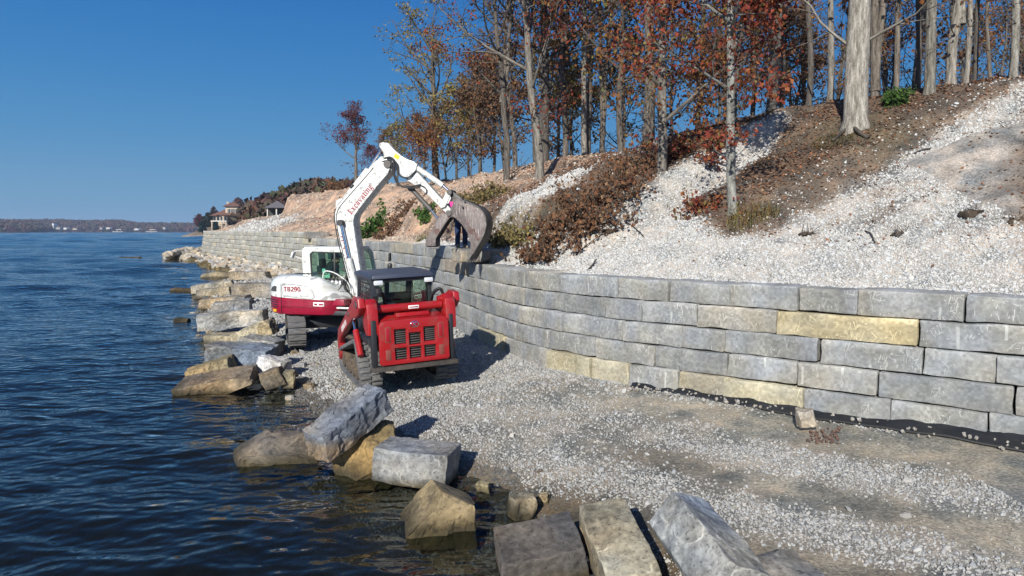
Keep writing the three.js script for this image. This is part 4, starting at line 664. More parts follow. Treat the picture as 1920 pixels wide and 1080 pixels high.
  // bucket
  const back = [[869, 374], [880, 378], [893, 383.5], [904, 389], [912, 397], [917, 408], [918.5, 422], [915, 438], [908, 452], [900, 465], [890, 483]], mouth = [[884, 482], [888, 468], [888, 452], [882, 436], [873, 422], [862, 411], [855, 405]];
  const bz0 = -.04, bz1 = .62, bucket = new THREE.Group(); bucket.name = 'bucket'; ex.add(bucket);
  for (const z of [bz0, bz1 - .035]) part('side_plate', prof(B([...back, ...mouth, [858, 380]]).reverse(), z, z + .035, .006), P.steel, bucket);
  const shell = []; { const o = B(back); for (let i = 0; i < o.length - 1; i++) { const [ax, ay] = o[i], [bx2, by] = o[i + 1], L = Math.hypot(bx2 - ax, by - ay), nx = (by - ay) / L, ny = -(bx2 - ax) / L; const th = .028; shell.push([ax, ay, nx, ny]); } const strip = o.concat(o.slice().reverse().map(([x, y], i, arr) => { const j = o.length - 1 - i, [ax, ay] = o[Math.max(0, j - 1)], [cx, cy] = o[Math.min(o.length - 1, j + 1)], L = Math.hypot(cx - ax, cy - ay); return [x - (cy - ay) / L * -.03, y + (cx - ax) / L * -.03]; })); part('shell', prof(strip.reverse(), bz0 - .02, bz1 + .02, .006), P.steelDark, bucket); }
  part('tooth', [...Array(5)].map((_, k) => put(prof([[-.035, .14], [.035, .14], [.028, -.02], [0, -.14], [-.02, -.02]], -.04, .04, .006), ...bp(887.5, 484), bz0 + .06 + k * .175, 0, 0, R(-26))), P.steelDark, bucket);
  part('bucket_ear', [prof(B([[853, 408], [855, 378], [866, 372], [874, 376], [872, 392], [862, 408]]).reverse(), .05, .09, .006), prof(B([[853, 408], [855, 378], [866, 372], [874, 376], [872, 392], [862, 408]]).reverse(), .50, .54, .006), disc(...bp(874, 388), .70, .03, .03), disc(...bp(878, 378), .70, .022, .03)], P.steelDark, bucket);
  // thumb
  const th = B([[842, 398], [849, 397], [850, 405], [838, 420], [828, 436], [821, 447], [820.5, 461], [801, 461], [802, 450], [808, 440], [818, 420], [830, 402]]).reverse();
  part('thumb', [prof(th, .08, .13, .008), prof(th, .42, .47, .008), prof(B([[838, 404], [842, 408], [822, 440], [812, 446], [810, 442]]).reverse(), .13, .42, .005), ...[.18, .28, .38].map((z) => bx(.26, .2, .04, ...bp(811, 456), z, .01))], P.steel, ex);
  // operator
  const op = thing('person', 'excavator operator in dark clothes and a cap sitting in the cab', 'person', [X0, Y0, Z0], TURN); const zc = -.58, s = (x, y, z) => V(x, y, zc + z);
  const body = figure([[s(-.22, 1.50, 0), s(-.20, 1.62, 0), .17, .16], [s(-.20, 1.62, 0), s(-.12, 1.98, 0), .165, .17], [s(-.12, 1.99, -.12), s(-.12, 1.99, .12), .085, .085], [s(-.11, 2.02, 0), s(-.07, 2.12, 0), .06, .06], [s(-.04, 2.20, 0), s(-.03, 2.26, 0), .092, .095], [s(.02, 2.17, 0), s(.045, 2.165, 0), .06, .045], [s(.06, 2.215, 0), s(.085, 2.19, 0), .014, .02], [s(-.03, 2.21, -.09), s(-.03, 2.23, -.09), .018, .022], [s(-.03, 2.21, .09), s(-.03, 2.23, .09), .018, .022], ...[-1, 1].flatMap((q) => [[s(-.12, 1.96, q * .19), s(-.10, 1.70, q * .26), .06, .048], [s(-.10, 1.70, q * .26), s(.20, 1.66, q * .27), .046, .034], [s(.20, 1.66, q * .27), s(.30, 1.66, q * .26), .036, .03], ...[0, 1, 2, 3].map((f) => [s(.29, 1.675 - f * .022, q * .255), s(.35, 1.66 - f * .02, q * (.235 - .01 * f)), .011, .009]), [s(.26, 1.68, q * .25), s(.30, 1.70, q * .22), .012, .01], [s(-.20, 1.52, q * .1), s(.24, 1.54, q * .14), .095, .07], [s(.24, 1.54, q * .14), s(.36, 1.14, q * .14), .068, .05], [s(.36, 1.10, q * .14), s(.50, 1.06, q * .15), .05, .045]])], .022);
  const pb = part('body', body, P.skin, op); // clothing over the figure
  part('jacket', figure([[s(-.22, 1.50, 0), s(-.20, 1.62, 0), .185, .175], [s(-.20, 1.62, 0), s(-.12, 1.98, 0), .18, .185], [s(-.12, 1.99, -.13), s(-.12, 1.99, .13), .10, .10], ...[-1, 1].flatMap((q) => [[s(-.12, 1.96, q * .19), s(-.10, 1.70, q * .26), .075, .064]])], .022), P.cloth, op);
  part('trousers', figure([...[-1, 1].flatMap((q) => [[s(-.20, 1.50, q * .1), s(.24, 1.54, q * .14), .112, .085], [s(.24, 1.54, q * .14), s(.36, 1.16, q * .14), .082, .068]])], .022), P.cloth, op);
  part('cap', [figure([[s(-.05, 2.275, 0), s(-.02, 2.29, 0), .105, .10], [s(-.06, 2.30, 0), s(-.04, 2.31, 0), .08, .08]], .016), put(new THREE.CylinderGeometry(.08, .085, .012, 16), .09, 2.275, zc, 0, 0, -.12)], P.cloth, op);
  part('hair', figure([[s(-.10, 2.20, -.03), s(-.10, 2.20, .03), .06, .06], [s(.045, 2.13, 0), s(.05, 2.11, 0), .045, .035]], .016), P.cloth, op);
  // chain and hook hanging from the coupler
  const M4 = (px, py, z) => { const v = V(...bp(px, py), z); v.applyMatrix4(ex.matrix.compose(ex.position, ex.quaternion, V(1, 1, 1))); return v; };
  const links = []; { const a = M4(853, 407, .28), b = M4(843, 440, .30); for (let k = 0; k < 13; k++) { const p = a.clone().lerp(b, k / 12), g = new THREE.TorusGeometry(.026, .008, 6, 10); g.scale(.7, 1.25, 1); g.rotateY(k % 2 ? Math.PI / 2 : .2); g.rotateZ(-.25); g.translate(p.x, p.y, p.z); links.push(g); } const q = M4(849, 420, .28); links.push(put(new THREE.TorusGeometry(.05, .014, 7, 16), q.x, q.y, q.z)); const h = M4(841, 445, .30); links.push(bx(.16, .06, .10, h.x, h.y, h.z, .02, 0, 0, .4), bx(.05, .14, .05, h.x - .05, h.y - .03, h.z, .015)); }
  tag(part('lifting_chain', links, P.chain, scene), 'dark lifting chain with a hook hanging between thumb and bucket', 'chain');
}
// ---------- red compact track loader, seen from behind (local axes: x ahead, y up, z to its right) ----------
{
  const gp = onLevel(782, 728, .45), TURN = R(90 + 24), ld = thing('track_loader', 'red compact track loader parked with its rear grille towards the lake', 'track loader', [0, 0, 0], TURN);
  // its rear bumper middle stands over the point gp
  const off = V(-1.42, 0, 0).applyAxisAngle(V(0, 1, 0), TURN); ld.position.set(gp.x - off.x - .02, .47, gp.z - off.z);
  ld.rotation.order = 'YXZ'; ld.rotation.x = R(-2.2);
  const circles = [[-.88, .22, .21], [-.62, .62, .24], [.90, .25, .23], [0, .13, .12]], wheels = [[-.88, .22, .15], [-.62, .62, .17], [.90, .25, .17], [-.45, .15, .1], [-.1, .15, .1], [.25, .15, .1], [.55, .15, .1]];
  const lug = [join([bx(.060, .032, .20, 0, -.014, -.11, .008), bx(.060, .032, .20, .045, -.014, .11, .008)])];
  for (const z of [-.75, .75]) track(ld, circles, z, .44, .05, { step: .112, shapes: lug }, P.rubber, P.rubber, P.mud, wheels);
  for (const z of [-.75, .75]) part('track_frame', [prof([[-.80, .12], [.85, .14], [.8, .3], [.2, .36], [-.3, .58], [-.66, .66], [-.85, .34]], z - .09, z + .15 * Math.sign(z) * 0 + .09, .015)], P.mud, ld);
  part('chassis', [prof([[-1.36, .42], [1.1, .30], [1.15, .62], [.7, .9], [-1.30, 1.0]], -.50, .50, .02)], P.black, ld);
  part('bumper', [prof([[-1.60, .40], [-1.32, .36], [-1.30, .46], [-1.60, .47]], -.80, .80, .012)], P.roller, ld);
  // rear door with six grille openings
  const zw = .66, y0 = .49, y1 = 1.31, cells = [[-.27, .90], [0, .83], [.28, .90]], holes = [];
  let nudge = 0; const rect = (z0, z1, a, b) => { nudge += .0013; return [[z0 + nudge * .3, a + nudge], [z1, a + nudge * 1.4], [z1 + nudge * .5, b + nudge * .6], [z0, b + nudge * 1.1]]; };
  for (const [c, yb] of [[-.27, .86], [.005, .825], [.285, .86]]) holes.push(rect(c - .110, c + .110, yb, yb + (c === .005 ? .225 : .275)));
  for (const c of [-.27, .005, .285]) holes.push(rect(c - .110, c + .110, .565, .785));
  const door = new THREE.Group(); door.name = 'rear_door'; ld.add(door);
  const cut = (o) => o.map(([z, y]) => [z, y]);
  const panel = prof(cut([[-zw, y0 + .03], [-zw + .04, y0], [zw - .04, y0], [zw, y0 + .03], [zw, y1 - .10], [zw - .05, y1 - .02], [zw - .14, y1], [-zw + .14, y1], [-zw + .05, y1 - .02], [-zw, y1 - .10]]), 0, .09, .016, holes);
  const toRear = (g, dx = 0) => { g.applyMatrix4(new THREE.Matrix4().makeRotationY(-Math.PI / 2)); g.translate(-1.43 + dx, 0, 0); return g; }; // x of the outline becomes z to the right, depth points astern
  // rotation about y by -90 degrees sends +z to -x and +x to +z
  part('door_panel', toRear(panel), P.red, door);
  part('engine_screen', bx(.02, .72, 1.0, -1.405, .83, 0, .004), P.grille, door);
  for (const h of holes) { const zc = (h[0][0] + h[1][0]) / 2, n = Math.round((h[2][1] - h[0][1]) / .042), g = []; for (let k = 0; k < n; k++) g.push(bx(.03, .008, .23, -1.468, h[0][1] + (k + .6) * (h[2][1] - h[0][1]) / n, zc, .002, 0, 0, .5)); part('grille_slat', g, P.steelDark, door); }
  const em = part('maker_emblem', put(new THREE.SphereGeometry(1, 24, 10).scale(.012, .062, .088), -1.523, 1.205, .005), P.chrome, door); part('emblem_face', put(new THREE.SphereGeometry(1, 24, 10).scale(.012, .050, .074), -1.527, 1.205, .005), P.redLens, em);
  part('emblem_letter', [bx(.006, .07, .014, -1.541, 1.205, -.016, .002, .25), bx(.006, .052, .014, -1.541, 1.222, .014, .002, .95), bx(.006, .052, .014, -1.541, 1.190, .012, .002, -.7)], P.chrome, em);
  for (const q of [-1, 1]) { part('tail_light', [bx(.012, .25, .07, -1.522, 1.05, q * .50, .004)], P.redLens, door); part('light_recess', [bx(.008, .285, .105, -1.520, 1.05, q * .50, .003)], P.rustRed, door); part('pocket', [bx(.008, .19, .10, -1.520, .68, q * .505, .003)], P.rustRed, door); }
  part('door_edge', [bx(.14, .86, .10, -1.40, .90, -.74, .015), bx(.14, .86, .08, -1.40, .90, .73, .015)], P.black, ld);
  part('decal', [put(new THREE.CircleGeometry(.045, 18), -1.36, 1.12, -.757, 0, Math.PI), ...[0, 1, 2, 3].map((k) => bx(.07, .012, .004, -1.36 + (k % 2) * .015, .98 - k * .045, -.754, .001, 0, 0, .5))], P.red, ld);
  // engine cover and vent box
  part('engine_cover', [prof([[-1.50, 1.22], [-1.45, 1.30], [-1.2, 1.36], [-.72, 1.40], [-.72, 1.1], [-1.4, 1.1]], -.60, .60, .03), prof([[-1.35, 1.34], [-1.30, 1.40], [-.82, 1.455], [-.78, 1.36]], -.28, .36, .015), prof([[-1.18, 1.43], [-1.15, 1.475], [-.86, 1.50], [-.82, 1.42]], -.20, .30, .012)], P.red, ld);
  part('exhaust_shield', [bx(.3, .26, .42, -.88, 1.44, -.40, .02)], P.black, ld);
  // towers and lift arms
  const tower = [[-1.45, 1.06], [-1.22, 1.03], [-1.02, 1.20], [-1.0, 1.48], [-1.10, 1.66], [-1.26, 1.70], [-1.42, 1.62], [-1.46, 1.40]];
  const arm = [[-1.30, 1.72], [-1.02, 1.74], [-.55, 1.56], [.45, 1.12], [1.02, .88], [1.15, .66], [1.16, .30], [1.04, .22], [.94, .34], [.92, .58], [.78, .72], [.35, .90], [-.62, 1.28], [-.95, 1.34], [-1.20, 1.42], [-1.36, 1.56]];
  for (const q of [-1, 1]) {
    const a = q * .64, b = q * .84, lo = Math.min(a, b), hi = Math.max(a, b);
    part('arm_tower', [prof(tower, lo, hi, .02), disc(-1.16, 1.60, q * .70, .055, .25)], P.red, ld);
    const g = part('lift_arm', prof(arm, Math.min(q * .845, q * .965), Math.max(q * .845, q * .965), .018), P.red, ld);
    const t = lettering('KUBOTA', .115, .004, false, 1); if (q < 0) t.rotateY(Math.PI); part('side_lettering', put(t, .28, 1.035, q * .962, 0, 0, R(-22.5)), P.label, g);
    part('arm_pivot', [disc(-1.14, 1.60, q * .90, .07, .16), disc(-.30, 1.34, q * .88, .05, .2)], P.steelDark, g);
    const c = part('lift_cylinder', [rod(V(-.98, .62, q * .90), V(-.62, 1.05, q * .90), .06)], P.red, ld); part('piston_rod', [rod(V(-.62, 1.05, q * .90), V(-.40, 1.32, q * .90), .033)], P.chrome, c);
    part('control_link', [rod(V(-.30, .84, q * .74), V(.9, .72, q * .84), .05)], P.mud, ld);
    part('fender', [prof([[-1.30, .86], [-.40, .86], [-.3, .72], [1.0, .62], [1.05, .68], [-.2, .95], [-1.30, .98]], Math.min(q * .52, q * .82), Math.max(q * .52, q * .82), .01)], P.black, ld);
  }
  const tube = part('cross_tube', [rod(V(-1.24, 1.50, -.62), V(-1.24, 1.50, .62), .075, .075, 20)], P.red, ld); part('tube_label', [bx(.006, .06, .20, -1.318, 1.50, .06, .002)], P.label, tube); part('label_band', [bx(.006, .018, .17, -1.322, 1.50, .06, .001)], P.redLens, tube);
  part('tower_hose', [hose([[-1.0, 1.45, .45], [-1.15, 1.72, .50], [-1.24, 1.80, .60], [-1.2, 1.66, .70]], .028), hose([[-.95, 1.40, .50], [-1.05, 1.70, .55], [-1.16, 1.78, .66], [-1.1, 1.62, .72]], .022), hose([[-1.0, 1.5, -.4], [-1.2, 1.8, -.5], [-1.3, 1.72, -.66]], .03)], P.hose, ld);
  // cab
  const cab = new THREE.Group(); cab.name = 'cab'; ld.add(cab);
  const sidePts = [[-.80, 1.10], [.80, .80], [.92, 1.15], [.62, 2.0], [.5, 2.06], [-.80, 2.06]], sideHole = [[-.62, 1.30], [.55, 1.10], [.74, 1.22], [.50, 1.94], [-.62, 1.96]];
  for (const q of [-1, 1]) { const z = q * .54; part('cab_side', prof(sidePts, z - .03, z + .03, .012, [sideHole]), P.black, cab); part('side_window', prof(sideHole, z - .004, z + .002, 0), P.tint, cab); const bars = []; for (let k = 0; k < 9; k++) bars.push(bx(.012, .78, .012, -.56 + k * .13, 1.58, z + q * .02, .002)); for (let k = 0; k < 7; k++) bars.push(bx(1.12, .010, .012, -.06, 1.30 + k * .1, z + q * .022, .002)); part('guard_mesh', bars, P.black, cab); }
  part('roof', [prof([[-.93, 2.03], [-.90, 2.09], [-.5, 2.13], [.4, 2.135], [.78, 2.09], [.84, 2.02], [.6, 1.99], [-.80, 1.99]], -.60, .60, .03)], std({ color: C(.045, .055, .085), map: TEX.paint, roughness: .45 }), cab);
  const rw = [[-.46, 1.34], [.46, 1.34], [.50, 1.44], [.50, 1.90], [.46, 1.95], [-.46, 1.95], [-.50, 1.90], [-.50, 1.44]];
  part('rear_frame', put(prof([[-.57, 1.14], [.57, 1.14], [.57, 2.02], [-.57, 2.02]], 0, .05, .01, [rw]), -.80, 0, 0, 0, -Math.PI / 2), P.black, cab);
  part('rear_window', put(prof(rw, .018, .022, 0), -.80, 0, 0, 0, -Math.PI / 2), P.tint, cab);
  part('windscreen', (() => { const g = new THREE.BufferGeometry(); g.setAttribute('position', new THREE.Float32BufferAttribute([.88, 1.0, -.5, .88, 1.0, .5, .62, 1.98, .5, .62, 1.98, -.5], 3)); g.setIndex([0, 1, 2, 0, 2, 3]); g.computeVertexNormals(); return g; })(), P.glass, cab);
  part('seat', [bx(.5, .14, .52, -.05, 1.18, 0, .05), bx(.14, .58, .50, -.38, 1.42, 0, .06, 0, 0, .1)], P.seat, cab);
  part('cab_post', [bx(.05, .95, .10, .70, 1.5, .04, .01, 0, 0, .27), bx(.05, .9, .08, .72, 1.48, -.5, .01, 0, 0, .27), bx(.05, .9, .08, .72, 1.48, .5, .01, 0, 0, .27)], P.black, cab);
  part('reservoir', bx(.06, .16, .14, -.70, 1.42, .36, .02), P.sticker, cab);
  for (const q of [-1, 1]) part('work_light', [bx(.07, .09, .17, -.93, 1.955, q * .49, .02)], P.lens, cab);
  part('air_filter_cap', [put(new THREE.CylinderGeometry(.07, .07, .16, 16), -1.02, 1.78, -.52)], P.black, ld);
  // bucket in front, mostly hidden
  part('bucket', [prof([[1.15, .06], [1.8, .04], [1.82, .08], [1.24, .16], [1.2, .5], [1.34, .66], [1.26, .7], [1.1, .5]], -.85, .85, .01)], P.steelDark, ld);
}
// ---------- man standing on the wall, bent over behind the bucket ----------
{
  const f = atDepth(865, 466, 19.15), t = thing('person', 'worker in blue jeans standing on the wall, bent over behind the bucket', 'person', [f.x, TOP1 + COURSE + .0, f.z], R(20));
  const s = (x, y, z) => V(x, y, z); // x to his right, y up, z towards the lake; he bends away and to the left
  const legs = (g) => [-1, 1].flatMap((q) => [[s(q * .10, .86, -.02), s(q * .105, .47, .03), .098 + g, .068 + g], [s(q * .105, .47, .03), s(q * .11, .10, .0), .064 + g, .046 + g * 1.6]]);
  const hip = [[s(-.08, .90, -.02), s(.08, .90, -.02), .115, .115]], hd = s(-.14, .98, -.66);
  const torso = [[s(0, .92, -.04), s(-.06, 1.10, -.28), .14, .155], [s(-.06, 1.10, -.28), s(-.1, 1.12, -.46), .155, .15], [s(-.28, 1.10, -.46), s(.08, 1.10, -.46), .075, .075]];
  const hand = (x, y, z, q) => [[s(x, y + .05, z), s(x, y - .03, z), .036, .032], ...[0, 1, 2, 3].map((i) => [s(x + (i - 1.5) * .02, y - .04, z), s(x + (i - 1.5) * .022, y - .10 + (i === 3 ? .02 : 0), z - .02), .010, .008]), [s(x + q * .035, y, z), s(x + q * .055, y - .05, z - .01), .011, .009]];
  part('body', figure([...legs(0), ...hip, ...torso, [s(-.1, 1.12, -.5), s(-.12, 1.06, -.58), .058, .056], [hd.clone().add(s(0, .03, .02)), hd.clone().add(s(0, -.05, -.03)), .095, .085], [hd.clone().add(s(0, -.07, -.08)), hd.clone().add(s(0, -.09, -.1)), .03, .018], ...[-1, 1].flatMap((q) => [[s(-.1 + q * .20, 1.08, -.46), s(-.1 + q * .22, .80, -.52), .056, .045], [s(-.1 + q * .22, .80, -.52), s(-.1 + q * .16, .55, -.48), .043, .032], ...hand(-.1 + q * .16, .50, -.48, -q)])], .02), P.skin, t);
  part('jeans', figure([...legs(.014), [s(-.08, .90, -.02), s(.08, .90, -.02), .128, .128]], .018), P.denim, t);
  part('shirt', figure([[s(0, .98, -.1), s(-.06, 1.12, -.28), .155, .17], [s(-.06, 1.12, -.28), s(-.1, 1.13, -.46), .17, .165], [s(-.30, 1.10, -.46), s(.10, 1.10, -.46), .09, .09], ...[-1, 1].map((q) => [s(-.1 + q * .20, 1.08, -.46), s(-.1 + q * .215, .92, -.49), .072, .064])], .02), P.pink, t);
  part('cap', figure([[hd.clone().add(s(0, .07, .03)), hd.clone().add(s(0, .05, .0)), .098, .098]], .018), P.cloth, t);
  for (const q of [-1, 1]) part('boot', [figure([[s(q * .11, .10, .0), s(q * .11, .05, .02), .062, .06], [s(q * .11, .045, .03), s(q * .13, .035, .17), .052, .042]], .014), bx(.10, .025, .30, q * .12, .012, .07, .01, 0, q * .12)], P.boot, t);
  looseBlock('stone_block', 'rough grey block end being set at the wall corner by the bucket', 873, 479, 18.6, [.55, .36, .6], 30, [.31, .31, .30], 501);
  looseBlock('stone_block', 'small broken grey block wedged under the bucket tip', 902, 480, 18.7, [.42, .30, .4], -24, [.30, .295, .28], 502, 8);
  looseBlock('stone_block', 'lone dark grey block sitting on top of the far wall', 594, 441, 42.5, [1.5, .42, .7], 18, [.25, .245, .235], 503);
  looseBlock('stone_block', 'small grey stone pinched under the thumb tip', 815, 457, 18.9, [.24, .28, .3], 12, [.36, .355, .35], 504);
}
// ---------- fabric, clods, twigs and other small things ----------
{
  const s0 = wallS(1195), n = 150, m = 9, pos = [], idx = [], uv = []; // runs from the near end of the wall to where it dives under the gravel
  for (let i = 0; i <= n; i++) {
    const s = mix(.6, s0, i / n), { p, t } = along(WALL, s), front = V(t.z, 0, -t.x), w = mix(.66, .12, Math.pow(i / n, .8)) * (1 + .25 * fbm(s * 2.2, 1, 0, 3)), up = mix(.20, .06, i / n) * (1 + .5 * fbm(s * 1.7, 7, 0, 3));
    for (let j = 0; j <= m; j++) { const q = j / m, out = .10 + w * q, x = p.x + front.x * out, z = p.z + front.z * out; const wr = fbm(s * 5, q * 3, 2, 4) * .05 + Math.abs(fbm(s * 2.2 + q * 2, q * 2, 5, 3)) * .05; const base = beachHeight(x, z, out); const y = base + (1 - q) * (1 - q) * up + wr * Math.sin(Math.PI * clamp(q * 1.02)) + .018 - (j === m ? .03 : 0); pos.push(x, y, z); uv.push(s, q * w); }
  }
  for (let i = 0; i < n; i++) for (let j = 0; j < m; j++) { const a = i * (m + 1) + j, b = a + m + 1; idx.push(a, b, a + 1, b, b + 1, a + 1); }
  const g = new THREE.BufferGeometry(); g.setAttribute('position', new THREE.Float32BufferAttribute(pos, 3)); g.setAttribute('uv', new THREE.Float32BufferAttribute(uv, 2)); g.setIndex(idx); g.computeVertexNormals();
  tag(part('filter_fabric', g, std({ color: C(.022, .025, .030), roughness: .55, side: THREE.DoubleSide, map: TEX.soil }), scene), 'crumpled black filter fabric lying along the foot of the wall', 'fabric');
  const edge = []; for (let i = 0; i <= 40; i++) { const s = mix(.6, s0 - 2.4, i / 40), { p, t } = along(WALL, s), w = mix(.80, .28, Math.pow(i / 40, .8)), x = p.x + t.z * w, z = p.z - t.x * w; edge.push([x, groundY(x, z) + .028, z]); }
  tag(part('drain_pipe', hose(edge, .022, 120), P.hose, scene), 'thin black pipe running along the outer edge of the fabric', 'pipe');
  const r = rng(31), loose = []; const gg = [0, 1, 2].map((k) => boxStone(1, .7, .8, [3, 2, 2], 1300 + k, { amp: .06, cuts: 5, deep: .75, round: .02 })).map((q, k) => stain(q, [.50, .49, .46], { seed: k }));
  for (let k = 0; k < 170; k++) { const s = mix(.8, s0, Math.pow(r(), .7)), { p, t } = along(WALL, s), o = .12 + r() * .42, x = p.x + t.z * o, z = p.z - t.x * o, q = gg[k % 3].clone(), sz = .025 + r() * r() * .05; loose.push(put(q.scale(sz, sz, sz), x, beachHeight(x, z, o) + .05 * (1 - o) + .02, z, r() * 6, r() * 6, r() * 6)); }
  tag(part('spilled_gravel', loose, M.stone, scene), 'loose white stones spilled onto the black fabric', undefined, undefined, 'stuff');
  const chips = []; for (let k = 0; k < 45; k++) { const p = onLevel(1545 + (r() - .5) * 60, 803 + (r() - .5) * 22, .55), q = gg[k % 3].clone(), sz = .02 + r() * .035; chips.push(put(q.scale(sz, sz, sz), p.x, groundY(p.x, p.z) + .02 + r() * .03, p.z, r() * 6, r() * 6, r() * 6)); }
  const rc = join(chips); paint(rc, .27, .165, .125); tag(part('clay_rubble', rc, M.stone, scene), 'small heap of reddish clay rubble beside the pale boulder', undefined, undefined, 'stuff');
  // dirt clods with roots lying on the white gravel
  const clod = (label, px, py, w, seed) => { const p = hit(px, py, 4, true); if (!p) return; const q = boxStone(w, w * .30, w * .6, [14, 6, 10], seed, { amp: .09, cuts: 5, deep: .72, round: .03, freq: 7 }); stain(q, [.085, .06, .042], { seed, warm: [.13, .095, .06] }); const t = thing('dirt_clod', label, 'clod', [p.x, p.y + w * .02, p.z]); part('soil', q, M.rock, t); const rr = rng(seed), wood = blank2(); for (let k = 0; k < 14; k++) { const a = V((rr() - .5) * w * .8, (rr()) * w * .2, (rr() - .5) * w * .5), d = V(rr() - .5, rr() * .5, rr() - .5).normalize(), b = a.clone().addScaledVector(d, .12 + rr() * .2); wood.push(rod(a, b, .006, .003, 4)); } part('root', wood, P.mud, t); };
  function blank2() { return []; }
  clod('dark root clod lying on the white gravel left of the longer clod', 1687, 441, .26, 61); clod('long dark clod with roots high on the right gravel slope', 1820, 406, .40, 62); clod('dark clod at the right end of the gravel bench', 1905, 415, .26, 63); clod('brown clod at the lower edge of the dirt patch below the slim oak', 1515, 440, .28, 64); clod('brown smear of dirt and twigs on the gravel before the brush pile', 1142, 437, .3, 65);
  const stick = (label, pts, rad) => { const v = pts.map(([px, py, up]) => { const p = hit(px, py, 4, true); return p ? [p.x, p.y + (up ?? .03), p.z] : null; }).filter(Boolean); if (v.length > 1) tag(part('stick', hose(v, rad, 14), P.roller, scene), label, 'stick'); };
  stick('short dark stick standing in gravel behind the wall top', [[1103, 509], [1111, 502, .06], [1118, 495, .10]], .018); stick('twig lying across the gravel below the brush pile', [[1170, 418], [1185, 428, .05], [1200, 440], [1206, 448, .06]], .012); stick('bent twig on the gravel right of the slim oak', [[1622, 436], [1632, 444, .06], [1640, 458, .03]], .014); stick('grey stick lying on the tan path of the right slope', [[1715, 290], [1730, 285, .05], [1746, 282]], .02);
  stick('exposed root running left from the big pale oak', [[1560, 268], [1576, 256, .06], [1592, 244, .10]], .035); stick('curled exposed root below the big pale oak', [[1628, 262], [1612, 257, .08], [1600, 246, .10]], .05);
  const boulder = (label, px, py, dims, seed, col) => { const p = hit(px, py, 4, true); if (!p) return; const g = stain(boxStone(...dims, [12, 8, 10], seed, { amp: .05, step: .6, cuts: 5, deep: .82, skew: .2, round: .02 }), col, { seed, stain: .5 }); const m = part('boulder', g, M.rock, scene); m.position.set(p.x, p.y + dims[1] * .22, p.z); m.rotation.y = seed; tag(m, label, 'boulder'); };
  boulder('flat grey boulder on the ridge between slim oak and dark forked oak', 1385, 222, [1.1, .4, .6], 71, [.22, .21, .18]);
}
// ---------- trees, brush and plants ----------
function tubeInto(out, pts, radii, n, col, vary) { // adds a tapered tube to out.{p,n,u,c}
  const m = pts.length, ring = []; let len = 0; const up = V(), side = V(), fwd = V(), q = V();
  for (let i = 0; i < m; i++) {
    fwd.subVectors(pts[Math.min(m - 1, i + 1)], pts[Math.max(0, i - 1)]).normalize(); if (i === 0) { side.set(Math.abs(fwd.y) > .9 ? 1 : 0, Math.abs(fwd.y) > .9 ? 0 : 1, 0).cross(fwd).normalize(); } else side.addScaledVector(fwd, -side.dot(fwd)).normalize(); up.crossVectors(fwd, side);
    if (i) len += pts[i].distanceTo(pts[i - 1]); const r = radii[i], reps = Math.max(1, Math.round(6.283 * radii[0] / .7)), row = [];
    for (let k = 0; k <= n; k++) { const a = k / n * 6.28318, rr = typeof vary === 'function' ? r * vary(a, len) : r; q.copy(pts[i]).addScaledVector(side, Math.cos(a) * rr).addScaledVector(up, Math.sin(a) * rr); row.push([q.x, q.y, q.z, side.x * Math.cos(a) + up.x * Math.sin(a), side.y * Math.cos(a) + up.y * Math.sin(a), side.z * Math.cos(a) + up.z * Math.sin(a), k / n * reps, len / 1.3]); }
    ring.push(row);
  }
  const v = (w) => { out.p.push(w[0], w[1], w[2]); out.n.push(w[3], w[4], w[5]); out.u.push(w[6], w[7]); out.c.push(col[0], col[1], col[2]); };
  for (let i = 0; i < m - 1; i++) for (let k = 0; k < n; k++) { const a = ring[i][k], b = ring[i][k + 1], c = ring[i + 1][k], d = ring[i + 1][k + 1]; v(a); v(b); v(c); v(b); v(d); v(c); }
}
const blank = () => ({ p: [], n: [], u: [], c: [] });
function toGeo(o) { const g = new THREE.BufferGeometry(); g.setAttribute('position', new THREE.Float32BufferAttribute(o.p, 3)); g.setAttribute('normal', new THREE.Float32BufferAttribute(o.n, 3)); g.setAttribute('uv', new THREE.Float32BufferAttribute(o.u, 2)); g.setAttribute('color', new THREE.Float32BufferAttribute(o.c, 3)); return g; }
const e1 = V(), e2 = V(), e3 = V();
function leafInto(out, p, size, col, r, droop = .3) { // one bent leaf, two triangles folded on the midrib, with a pointed tip
  e1.set(r() - .5, (r() - .5) * .8 - droop, r() - .5).normalize(); e2.set(r() - .5, r() - .5, r() - .5).cross(e1).normalize(); e3.crossVectors(e1, e2);
  const L = size, W = size * (.30 + r() * .16), a = p, tip = [a.x + e1.x * L, a.y + e1.y * L, a.z + e1.z * L], f = .18 * L;
  const w1 = [a.x + e1.x * L * .5 + e2.x * W + e3.x * f, a.y + e1.y * L * .5 + e2.y * W + e3.y * f, a.z + e1.z * L * .5 + e2.z * W + e3.z * f], w2 = [a.x + e1.x * L * .5 - e2.x * W + e3.x * f, a.y + e1.y * L * .5 - e2.y * W + e3.y * f, a.z + e1.z * L * .5 - e2.z * W + e3.z * f];
  const A = [a.x, a.y, a.z]; for (const [P0, P1, P2] of [[A, tip, w1], [A, w2, tip]]) {
    const ux = P1[0] - P0[0], uy = P1[1] - P0[1], uz = P1[2] - P0[2], vx = P2[0] - P0[0], vy = P2[1] - P0[1], vz = P2[2] - P0[2]; let nx = uy * vz - uz * vy, ny = uz * vx - ux * vz, nz = ux * vy - uy * vx; const l = Math.hypot(nx, ny, nz) || 1; nx /= l; ny /= l; nz /= l;
    for (const q of [P0, P1, P2]) { out.p.push(q[0], q[1], q[2]); out.n.push(nx, ny, nz); out.u.push(0, 0); out.c.push(col[0], col[1], col[2]); } }
}
